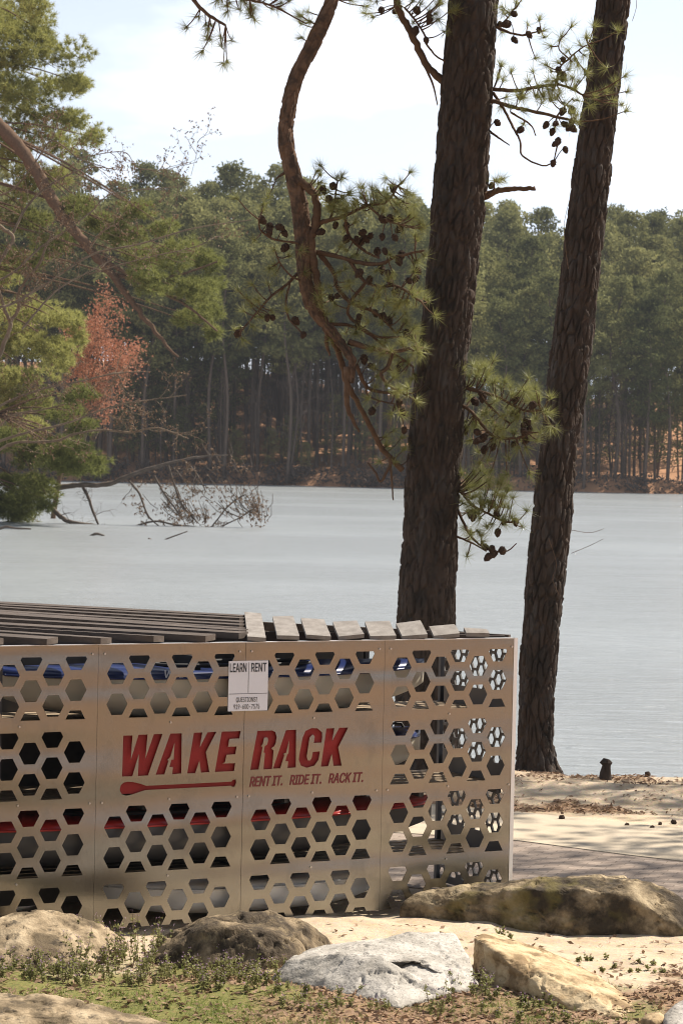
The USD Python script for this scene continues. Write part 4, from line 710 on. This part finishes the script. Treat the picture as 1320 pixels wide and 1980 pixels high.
for lab, sp, R, d in (('short dark stick floating right of the pine boughs', [(172, 1047), (186, 1043), (202, 1046)], [2, 3, 1.5], 128.0), ('forked pale stick poking out of the calm water', [(286, 1050), (306, 1056), (325, 1050), (362, 1040)], [2, 2, 1.5, 1], 125.0), ('dark snag at the left edge near the boughs', [(-20, 1042), (8, 1031), (30, 1033), (60, 1034)], [2, 3, 2, 1.5], 134.0)):
    P = catmull([at(a, b, d) for a, b in sp], 5); P[:, 2] += WATER + .04 - P[:, 2].mean() + .3 * (P[:, 2] - P[:, 2].mean()); m = tube(P, np.array(R) * d / FPX, 6, .3)
    obj('floating_branch', m, M_dead, smooth=True, label=lab, category="branch")

# ------------------------------------------------------------------ far wood: individual trees
def pine_parts(t, H, c0, W, seed, nb, mat_leaf=None, leaf=.46, per=60, bend=.5, rt=.22):
    rng = np.random.default_rng(seed); P = catmull([(0, 0, -.6), (rng.normal() * bend * .3, rng.normal() * bend * .3, H * .33), (rng.normal() * bend, rng.normal() * bend, H * .66), (rng.normal() * bend, rng.normal() * bend, H * .97)], 5)
    obj('trunk', tube(P, [rt, rt * .8, rt * .55, .04], 7), M_far_bark, t, smooth=True)
    V, br = [], []
    for i in range(nb):
        f = c0 + (1 - c0) * (i + .5) / nb; b = P[min(int(f * (len(P) - 1)), len(P) - 1)].copy(); b[2] = f * H; az = i * 2.4 + rng.random() * .9; g = (f - c0) / (1 - c0)
        L = W * (math.sin(math.pi * min(1, .22 + .80 * g)) ** .7) * (.6 + .6 * rng.random()) + .15; dd = np.array([math.cos(az), math.sin(az), .12 + .45 * g])
        br.append(tube([b, b + dd * L * .8], [.05, .02], 3))
        for s in (.45, .75, 1.0):
            c = b + dd * L * s + rng.normal(size=3) * [.25, .25, .15]; n = int(per * (.5 + .6 * s)); q = rng.normal(size=(n, 3)); q /= np.linalg.norm(q, axis=1, keepdims=True)
            o = c + q * np.array([1.25, 1.25, .62]) * (.6 + .5 * rng.random((n, 1))) * (.75 + .35 * rng.random()); u = rng.normal(size=(n, 3)); u /= np.linalg.norm(u, axis=1, keepdims=True); w = np.cross(u, rng.normal(size=(n, 3))); w /= np.linalg.norm(w, axis=1, keepdims=True)
            V.append(np.stack([o - w * leaf * .28, o + w * leaf * .28, o + u * leaf], 1).reshape(-1, 3))
    obj('branches', cat(br), M_far_bark, t); V = np.vstack(V)
    obj('crown', trimesh.Trimesh(V, np.arange(len(V)).reshape(-1, 3), process=False), mat_leaf or M_far_needle, t, kind='stuff')
def bare_parts(t, H, seed):
    rng = np.random.default_rng(seed); m, tips = [], []
    P = catmull([(0, 0, -.5), (rng.normal() * .3, rng.normal() * .3, H * .5), (rng.normal() * .5, rng.normal() * .5, H)], 6); obj('trunk', tube(P, [.13, .09, .02], 6), M_far_bark, t, smooth=True)
    for i in range(16):
        f = .22 + .75 * i / 16; b = P[int(f * (len(P) - 1))]; az = i * 2.4; m_, _ = twiggy(t, b, [math.cos(az), math.sin(az), .9], .8, 3, 2, seed * 50 + i, .035, None, L0=(1.1 - f) * H * .32); m.append(m_)
    obj('branches', cat(m), M_far_twig, t, kind='stuff')
KINDS = []
G1, G2, G3 = 'tall pines of the wood beyond the lake', 'bare saplings of the wood beyond the lake', 'young low pines of the wood beyond the lake'
LB = {1: 'tall dark green pine in the wood beyond the lake', 2: 'bare brown hardwood in the wood beyond the lake', 3: 'young green pine low in the wood beyond the lake'}
rng = np.random.default_rng(77); spots = []
def far_ok(x, y, dmin): return all((x - a) ** 2 + (y - b) ** 2 > dmin ** 2 for a, b in spots)
protos = {}
def far_tree(kind, x, y, var, scale, rot):
    z = float(height(np.array([x]), np.array([y]))[0]); key = (kind, var); loc = (x, y, z)
    name = {1: 'far_pine', 2: 'bare_sapling', 3: 'young_pine'}[kind]; gp = {1: G1, 2: G2, 3: G3}[kind]; ct = 'tree' if kind == 2 else 'pine tree'
    if key not in protos:
        t = thing(name, LB[kind], ct, loc, rot, gp, scale); protos[key] = t
        if kind == 1: pine_parts(t, (25, 26.5, 24, 27, 25.5, 23)[var], (.44, .50, .38, .54, .46, .33)[var], (3.5, 3.3, 3.9, 3.1, 3.6, 4.0)[var], 200 + var, (24, 22, 26, 20, 24, 28)[var])
        elif kind == 3: pine_parts(t, (11, 14)[var], .16, (2.3, 2.7)[var], 300 + var, 22, leaf=.34, per=34, rt=.10)
        else: bare_parts(t, (13, 16, 10)[var], 400 + var)
    else: dup(protos[key], loc, rot, LB[kind], ct, gp, scale)
count = 0
for tries in range(9000):
    if count >= 262: break
    y = 319.8 + 88 * rng.random() ** 1.15; half = y * .121 + 5; x = (rng.random() * 2 - 1) * half
    if not far_ok(x, y, 3.0 + 1.6 * (y > 335)): continue
    px = 660 + x / y * 5500
    if y < 345 and 380 < px < 840 and rng.random() < .45: continue
    spots.append((x, y)); count += 1
    var = int(rng.integers(0, 6))
    if y < 350 and px < 850: var = (1, 3, 1, 3, 0, 4)[var]
    sc = (.88 + .24 * rng.random()) * (1.0 if px > 850 else 1.03)
    if y < 340 and px > 850: sc *= .80
    far_tree(1, x, y, var, sc, rng.random() * 6.28)
for k in range(30):
    y = 398 + 16 * rng.random(); px = 400 + 460 * rng.random(); far_tree(1, (px - 660) / 5500 * y, y, 5 if k % 2 else 2, .72 + .15 * rng.random(), rng.random() * 6.28)
for k in range(36):
    y = 372 + 36 * rng.random(); px = 380 + 490 * rng.random(); far_tree(3, (px - 660) / 5500 * y, y, k % 2, .85 + .35 * rng.random(), rng.random() * 6.28)
spots2 = []
for k in range(110):
    y = 321 + 45 * rng.random(); x = (rng.random() * 2 - 1) * (y * .121 + 3); far_tree(2, x, y, int(rng.integers(0, 3)), .8 + .5 * rng.random(), rng.random() * 6.28)
for px, d, s in [(245, 324, .9), (270, 330, 1.1), (300, 326, .8), (330, 333, 1.2), (365, 330, 1.25), (400, 335, 1.3), (280, 340, 1.2), (415, 341, 1.1), (350, 323, .5), (560, 327, .55), (640, 330, .6), (705, 325, .55), (1240, 330, .9), (1290, 326, .8), (1180, 335, .9), (1150, 328, .55), (950, 326, .7), (985, 330, .6), (1310, 334, 1.2), (455, 325, .4), (520, 324, .35), (590, 323, .3), (760, 323, .45)]:
    far_tree(3, (px - 660) / 5500 * d, d, int(rng.integers(0, 2)), s, rng.random() * 6.28)
# low shrubs along the far waterline
sv = []
for k in range(430):
    x = (rng.random() * 2 - 1) * 46; y = 318.4 + 2.8 * rng.random() ** 1.5 - .8 * math.sin(x * .21) - .5 * math.sin(x * .6 + 2); z = float(height(np.array([x]), np.array([y]))[0]); n = 26; n = 26 if x < 12 or rng.random() < .25 else 4; q = rng.normal(size=(n, 3)) * [.6, .5, .45]; o = np.array([x, y, z + .35]) + q; u = rng.normal(size=(n, 3)); w = rng.normal(size=(n, 3))
    sv.append(np.stack([o - w * .08, o + w * .08, o + u * .3], 1).reshape(-1, 3))
sv = np.vstack(sv); obj('waterside_brush', trimesh.Trimesh(sv, np.arange(len(sv)).reshape(-1, 3), process=False), M_far_twig, label='dark tangled brush along the far waterline', category="brush", kind='stuff')
# the park's own trees behind and to the right of the viewpoint
rng = np.random.default_rng(404)
for k in range(80):
    az = math.radians(86 + 175 * k / 80 + rng.random() * 4); r_ = 26 + 34 * rng.random(); x, y = r_ * math.sin(az), r_ * math.cos(az) + 8
    if abs(x) < 6 and y > 0: continue
    dup(protos[(1, k % 6)], (x, y, 0), rng.random() * 6.28, 'park pine standing behind the viewpoint', 'pine tree', 'park pines behind the viewpoint', .9 + .2 * rng.random())
# pines on the bank at the right, outside the frame: their crowns dapple the path
for i, (x, y) in enumerate(((13.2, 30.9), (12.6, 35.8), (17.6, 32.2))):
    t = thing('shore_pine', 'pine on the near shore right of the path', 'pine tree', (x, y, 0), i * 1.3, 'pines on the near shore beside the path', (.62, .62, .72)) if i == 0 else dup(sp0, (x, y, 0), i * 1.3, 'pine on the near shore right of the path', 'pine tree', 'pines on the near shore beside the path', (.6 + .04 * i, .6 + .04 * i, .7))
    if i == 0: sp0 = t; pine_parts(t, 24, .42, 3.4, 901, 26, mat_leaf=M_needle, leaf=.34, per=34)

# ------------------------------------------------------------------ rocks
def rock(label, pts, mat, amp=.03, seed=0, edge=.05, res=.024, smooth=8, cuts=(), fine=.012, freq=2.6):
    """boulder: hull of measured points (photograph x, y and depth), edges worn, surface uneven; its foot stands in the ground"""
    P = np.array([at(*p) for p in pts]); low = P.copy(); low[:, 2] = -.18; c = low.mean(0); low[:, :2] = c[:2] + (low[:, :2] - c[:2]) * .97
    m = manifold3d.Manifold.hull_points(np.vstack([P, low]))
    for cpts in cuts: m = m - manifold3d.Manifold.hull_points(np.array([at(*p) for p in cpts]))
    m = m.refine_to_length(res); me = m.to_mesh(); tm = trimesh.Trimesh(me.vert_properties[:, :3], me.tri_verts); tm.merge_vertices()
    trimesh.smoothing.filter_taubin(tm, lamb=.5, nu=.45, iterations=smooth)
    n = tm.vertex_normals; v = tm.vertices
    q = v + (fbm(v * 2.2, 3, seed + 20)[:, None] - .5) * .5
    h = (fbm(v * freq * 1.3, 4, seed) - .5) * 2.2 * amp + (.25 - abs(fbm(q * np.array([5, 5, 8]), 4, seed + 5) - .5)) * 5 * fine
    h += (fbm(v * 22, 3, seed + 6) - .5) * 1.6 * fine + (fbm(v * 55, 2, seed + 7) - .5) * .7 * fine
    f1, f2, idn = worley(q * np.array([2.6, 2.6, 5.5]), seed); e = f2 - f1; h += (idn - .5) * fine * 2.2 * sstep(0, .10, e) - (1 - sstep(0, .035, e)) * fine * 2.6
    g1, g2, _ = worley(v * 11 + 3, seed + 8); h -= (1 - sstep(.0, .3, g1)) * fine * 1.1
    tm.vertices = v + n * h[:, None]
    o = thing('boulder', label, 'boulder', P.mean(0) * [1, 1, 0]); tm.apply_translation(-P.mean(0) * [1, 1, 0]); obj('stone', tm, mat, o, smooth=55); return o
rock('white speckled granite boulder with a dark hollow in its face', [(528, 1893, 19.25), (600, 1908, 19.0), (690, 1925, 18.75), (770, 1949, 18.4), (860, 1922, 18.7), (921, 1908, 18.95), (556, 1858, 19.35), (640, 1834, 19.5), (720, 1817, 19.55), (790, 1806, 19.6), (878, 1808, 19.65), (905, 1852, 19.25), (600, 1838, 19.9), (850, 1806, 20.1), (660, 1842, 19.2), (740, 1850, 19.05)], M_granite, .014, 1, smooth=4, res=.020, fine=.008,
     cuts=[[(742, 1860, 18.2), (800, 1856, 18.2), (856, 1880, 18.2), (858, 1902, 18.2), (812, 1908, 18.2), (772, 1886, 18.2), (752, 1861, 19.13), (800, 1858, 19.17), (852, 1883, 19.0), (815, 1901, 18.85)]])
rock('angular tan boulder lying tilted to the right of the granite one', [(914, 1815, 19.6), (930, 1806, 19.7), (1000, 1822, 19.6), (1080, 1858, 19.35), (1170, 1900, 18.95), (1231, 1948, 18.55), (1205, 1969, 18.2), (1150, 1967, 18.25), (1100, 1948, 18.4), (990, 1905, 18.9), (922, 1888, 19.3), (950, 1838, 19.15), (985, 1868, 18.95), (1070, 1905, 18.65), (1140, 1925, 18.45), (960, 1808, 20.1), (1090, 1858, 19.8)], M_tan_rock, .016, 2, smooth=2, res=.020, fine=.009)
rock('long mossy dark boulder lying at the foot of the rack on the right', [(775, 1754, 22.1), (800, 1730, 22.15), (880, 1717, 22.1), (990, 1710, 22.0), (1060, 1701, 21.9), (1150, 1698, 21.85), (1240, 1704, 21.8), (1300, 1728, 21.7), (1345, 1767, 21.6), (782, 1768, 22.08), (900, 1775, 21.93), (1000, 1786, 21.70), (1100, 1798, 21.47), (1250, 1801, 21.45), (1340, 1808, 21.36), (850, 1716, 22.25), (1200, 1699, 22.3), (1050, 1722, 21.65), (1200, 1727, 21.5)], M_dark_rock, .03, 3, smooth=8, res=.025, fine=.012)
rock('rounded dark brown boulder in the middle before the lettered panels', [(285, 1845, 20.0), (330, 1803, 20.1), (390, 1777, 20.15), (460, 1766, 20.2), (540, 1770, 20.25), (600, 1797, 20.25), (642, 1834, 20.3), (300, 1858, 19.8), (420, 1872, 19.65), (500, 1872, 19.65), (560, 1858, 19.8), (630, 1842, 20.1), (470, 1768, 20.5), (400, 1800, 19.85), (520, 1800, 19.85)], M_mid_rock, .03, 4, smooth=14, res=.024, fine=.013)
rock('broad brownish boulder at the left edge before the rack', [(-60, 1800, 19.9), (0, 1776, 20), (60, 1764, 20.05), (110, 1763, 20.1), (150, 1773, 20.1), (205, 1793, 20.15), (240, 1817, 20.2), (-60, 1885, 19.2), (80, 1885, 19.3), (180, 1858, 19.6), (236, 1832, 20.0), (80, 1768, 20.4), (40, 1810, 19.6), (130, 1815, 19.7)], M_brown_rock, .03, 5, smooth=10, res=.026, fine=.012)
rock('dark rough rock lying in the bottom left corner', [(-60, 1918, 18.3), (0, 1922, 18.3), (80, 1930, 18.2), (150, 1940, 18.1), (230, 1957, 18.0), (300, 1971, 17.9), (345, 1988, 17.7), (-60, 2030, 17.2), (150, 2030, 17.2), (280, 2010, 17.4), (0, 1955, 17.8), (150, 1965, 17.75)], M_brown_rock, .02, 6, smooth=6, res=.022, fine=.010)
rock('pale grey rock showing at the bottom right corner', [(1283, 1968, 18.0), (1308, 1942, 18.1), (1345, 1922, 18.2), (1400, 1925, 18.2), (1400, 1990, 17.7), (1290, 1985, 17.8)], M_granite, .012, 7, smooth=4, res=.020, fine=.006)
rock('small flat tan stone between the tan boulder and the corner rock', [(1238, 1972, 18.0), (1250, 1960, 18.05), (1275, 1958, 18.05), (1288, 1970, 17.95), (1262, 1978, 17.85)], M_tan_rock, .006, 8, smooth=3, res=.02, fine=.004)

# stump, cones and debris beyond the path
st = thing('stump', 'small dark rotten stump on the sandy bank right of the leaning pine', 'stump'); c = at(1170, 1523, 30.8); c[2] = height(np.array([c[0]]), np.array([c[1]]))[0] - .03
rng = np.random.default_rng(12); obj('stump_wood', tube([c, c + [0, 0, .10], c + [.01, 0, .18], c + [0, 0, .21], c + [.01, 0, .25]], [.08, .06, .045, .062, .04], 10, .4, 2), M_bark, st, smooth=40)
for lab, px, py, s in (('pine cone on the sand edge just right of the rack', 853, 0, 0),): pass
for lab, px, py, s in (('clod of dark bark on the far edge of the path near the rack', 1087, 1577, .085), ('small dark cone on the path edge, middle of the three clumps', 1215, 1588, .06), ('fallen cone nearest the right end of the path edge', 1265, 1593, .06), ('fallen cone leaning on the sandy path edge at the right', 1298, 1583, .075), ('round dark cone beyond the path edge at the right', 1278, 1585, .05), ('dark clump on the bank top near the right edge', 1250, 1507, .09)):
    p = at(px, py, 30.0); d = at(px, py, 20.0); t_ = (p[2] - .05) / (p[2] - d[2]); p = p + (d - p) * t_; z = float(height(np.array([p[0]]), np.array([p[1]]))[0])
    m = cone_mesh(rng, s * 1.05); m.apply_transform(trimesh.transformations.euler_matrix(1.4, .3, px)); m.apply_translation((p[0], p[1], z + s * .3)); obj('fallen_cone', m, M_cone, smooth=40, label=lab, category="pine cone")

# ------------------------------------------------------------------ ground cover
def scatter(n, x0, x1, y0, y1, keep, rng):
    x = x0 + (x1 - x0) * rng.random(n); y = y0 + (y1 - y0) * rng.random(n); k = keep(x, y) > rng.random(n); x, y = x[k], y[k]; return np.stack([x, y, height(x, y)], 1)
zx = lambda x, y: zone(x, y)[:, 0]
rng = np.random.default_rng(21)
def blades(P, n, L, w, rng, spread=.02):
    P = np.repeat(P, n, 0) + np.concatenate([rng.normal(size=(len(P) * n, 2)) * spread, np.zeros((len(P) * n, 1))], 1); d = rng.normal(size=P.shape) * [.5, .5, 0] + [0, 0, 1]; d /= np.linalg.norm(d, axis=1, keepdims=True); s = rng.normal(size=P.shape) * [1, 1, 0]; s /= np.linalg.norm(s, axis=1, keepdims=True)
    l = L * (.5 + .9 * rng.random((len(P), 1))); m_ = P + d * l * .6; tip = P + d * l + s[:, [1, 0, 2]] * l * .35
    V = np.stack([P - s * w / 2, P + s * w / 2, m_ + s * w * .35, m_ - s * w * .35, tip], 1).reshape(-1, 3); i = np.arange(len(P))[:, None] * 5
    return trimesh.Trimesh(V, np.concatenate([i + [0, 1, 2], i + [0, 2, 3], i + [3, 2, 4]]), process=False)
gp = scatter(15000, -3.0, 2.4, 16.4, 20.2, lambda x, y: zx(x, y) * np.clip(fbm(np.stack([x * 3, y * 3, 0 * x], -1), 3, 4) * 2.4 - .6, 0, 1) * (0.25 + .75 * sstep(18.9, 18.3, y)), rng)
obj('grass', blades(gp, 5, .035, .0035, rng), M_grass, label='short patchy grass in the foreground', kind='stuff')
# leaf litter: curled leaves and needles
lp = scatter(26000, -3, 4.0, 16.4, 21.6, lambda x, y: np.clip(zone(x, y)[:, 1] * 1.0 + zx(x, y) * .35 + .05, 0, 1), rng)
lp2 = scatter(9000, 1.4, 5.0, 28.4, 32.4, lambda x, y: np.clip(zone(x, y)[:, 1] + .06, 0, 1), rng)
def leaves(P, s, rng):
    n = len(P); u = rng.normal(size=(n, 3)) * [1, 1, .3]; u /= np.linalg.norm(u, axis=1, keepdims=True); w = np.cross(u, [0, 0, 1.0] + rng.normal(size=(n, 3)) * .4); w /= np.linalg.norm(w, axis=1, keepdims=True); l = s * (.5 + .9 * rng.random((n, 1))); c = P + [0, 0, .008]
    up = np.zeros((n, 3)); up[:, 2] = l[:, 0] * .25 * rng.random(n)
    V = np.stack([c - u * l, c + w * l * .4 + up, c + u * l + up * .5, c - w * l * .4 + up], 1).reshape(-1, 3); i = np.arange(n)[:, None] * 4; return trimesh.Trimesh(V, np.concatenate([i + [0, 1, 2], i + [0, 2, 3]]), process=False)
obj('leaf_litter', cat([leaves(lp, .028, rng), leaves(lp2, .03, rng)]), M_litter, label='brown leaf litter and needles on the ground', kind='stuff')
# flowering weeds
def weed(rng, H):
    ms, lf, fl = [], [], []
    for s in range(rng.integers(2, 5)):
        a = rng.random() * 6.28; h = H * (.6 + .6 * rng.random()); P = catmull([(0, 0, 0), (math.cos(a) * h * .12, math.sin(a) * h * .12, h * .5), (math.cos(a) * h * .22, math.sin(a) * h * .22, h)], 3); ms.append(tube(P, [.0022, .0012], 3))
        for q in range(4, len(P) + 9):
            f = min(.25 + .75 * rng.random() ** .7, 1); c = P[int(f * (len(P) - 1))]; lf.append((c, .0085 + .006 * rng.random()))
        for q in range(2): fl.append((P[-1] + rng.normal(size=3) * .006, .006))
    return ms, lf, fl
def discs(items, rng):
    c = np.array([i[0] for i in items]); r = np.array([[i[1]] for i in items]); n = len(c); u = rng.normal(size=(n, 3)) * [1, 1, .5]; u /= np.linalg.norm(u, axis=1, keepdims=True); w = np.cross(u, rng.normal(size=(n, 3))); w /= np.linalg.norm(w, axis=1, keepdims=True)
    V = np.stack([c, c + u * r + w * r * .6, c + u * r * 1.9, c + u * r - w * r * .6], 1).reshape(-1, 3); i = np.arange(n)[:, None] * 4; return trimesh.Trimesh(V, np.concatenate([i + [0, 1, 2], i + [0, 2, 3]]), process=False)
wp = []
def weeds_px(n, x0, x1, y0, y1, H):
    for _ in range(n):
        px, py = x0 + (x1 - x0) * rng.random(), y0 + (y1 - y0) * rng.random(); a, b = at(px, py, 15.0), at(px, py, 24.0); t_ = a[2] / (a[2] - b[2]); p = a + (b - a) * t_; p[2] = height(np.array([p[0]]), np.array([p[1]]))[0]; wp.append((p, H * (.6 + .8 * rng.random())))
weeds_px(130, 60, 500, 1830, 1905, .11); weeds_px(40, 130, 330, 1835, 1870, .20); weeds_px(60, 380, 560, 1855, 1925, .09); weeds_px(45, 0, 180, 1870, 1910, .09); weeds_px(36, 820, 960, 1900, 1960, .10); weeds_px(25, 540, 760, 1920, 1965, .07); weeds_px(22, 960, 1100, 1930, 1975, .05); weeds_px(16, 1080, 1310, 1852, 1885, .03); weeds_px(4, 960, 1000, 1810, 1816, .07)
sm, lm, fm_ = [], [], []
for p, H in wp:
    a, b, c = weed(rng, H)
    for m in a: m.apply_translation(p); sm.append(m)
    lm += [(q + p, r) for q, r in b]; fm_ += [(q + p, r) for q, r in c]
wt = thing('flowering_weeds', 'tangle of small green weeds with purple flowers in front of the boulders', 'weeds'); tag(wt, kind='stuff')
obj('stems', cat(sm), M_weed_stem, wt, kind='stuff'); obj('leaves', discs(lm, rng), M_weed, wt, kind='stuff'); obj('flowers', discs(fm_, rng), M_flower, wt, kind='stuff')
# dry grass along the near waterline
dg = np.array([[1.9 + 3.4 * a, 32.0 + .5 * b, 0] for a, b in rng.random((90, 2))]); dg[:, 2] = height(dg[:, 0], dg[:, 1])
obj('dry_stalks', blades(dg, 4, .13, .005, rng, .04), M_litter, label='thin dry stalks along the near waterline', kind='stuff')

# ------------------------------------------------------------------ thin spring haze over the lake
hz = bx(-1700, 1700, -900, 1700, -4.0, 75.0)
obj('haze', hz, MAT('haze_air', {'v': ('principled_volume', {'color': (0.80, 0.86, 0.95), 'density': 0.00009, 'anisotropy': 0.3})}, volume='v.volume'), label='thin pale haze over the lake', kind='stuff')
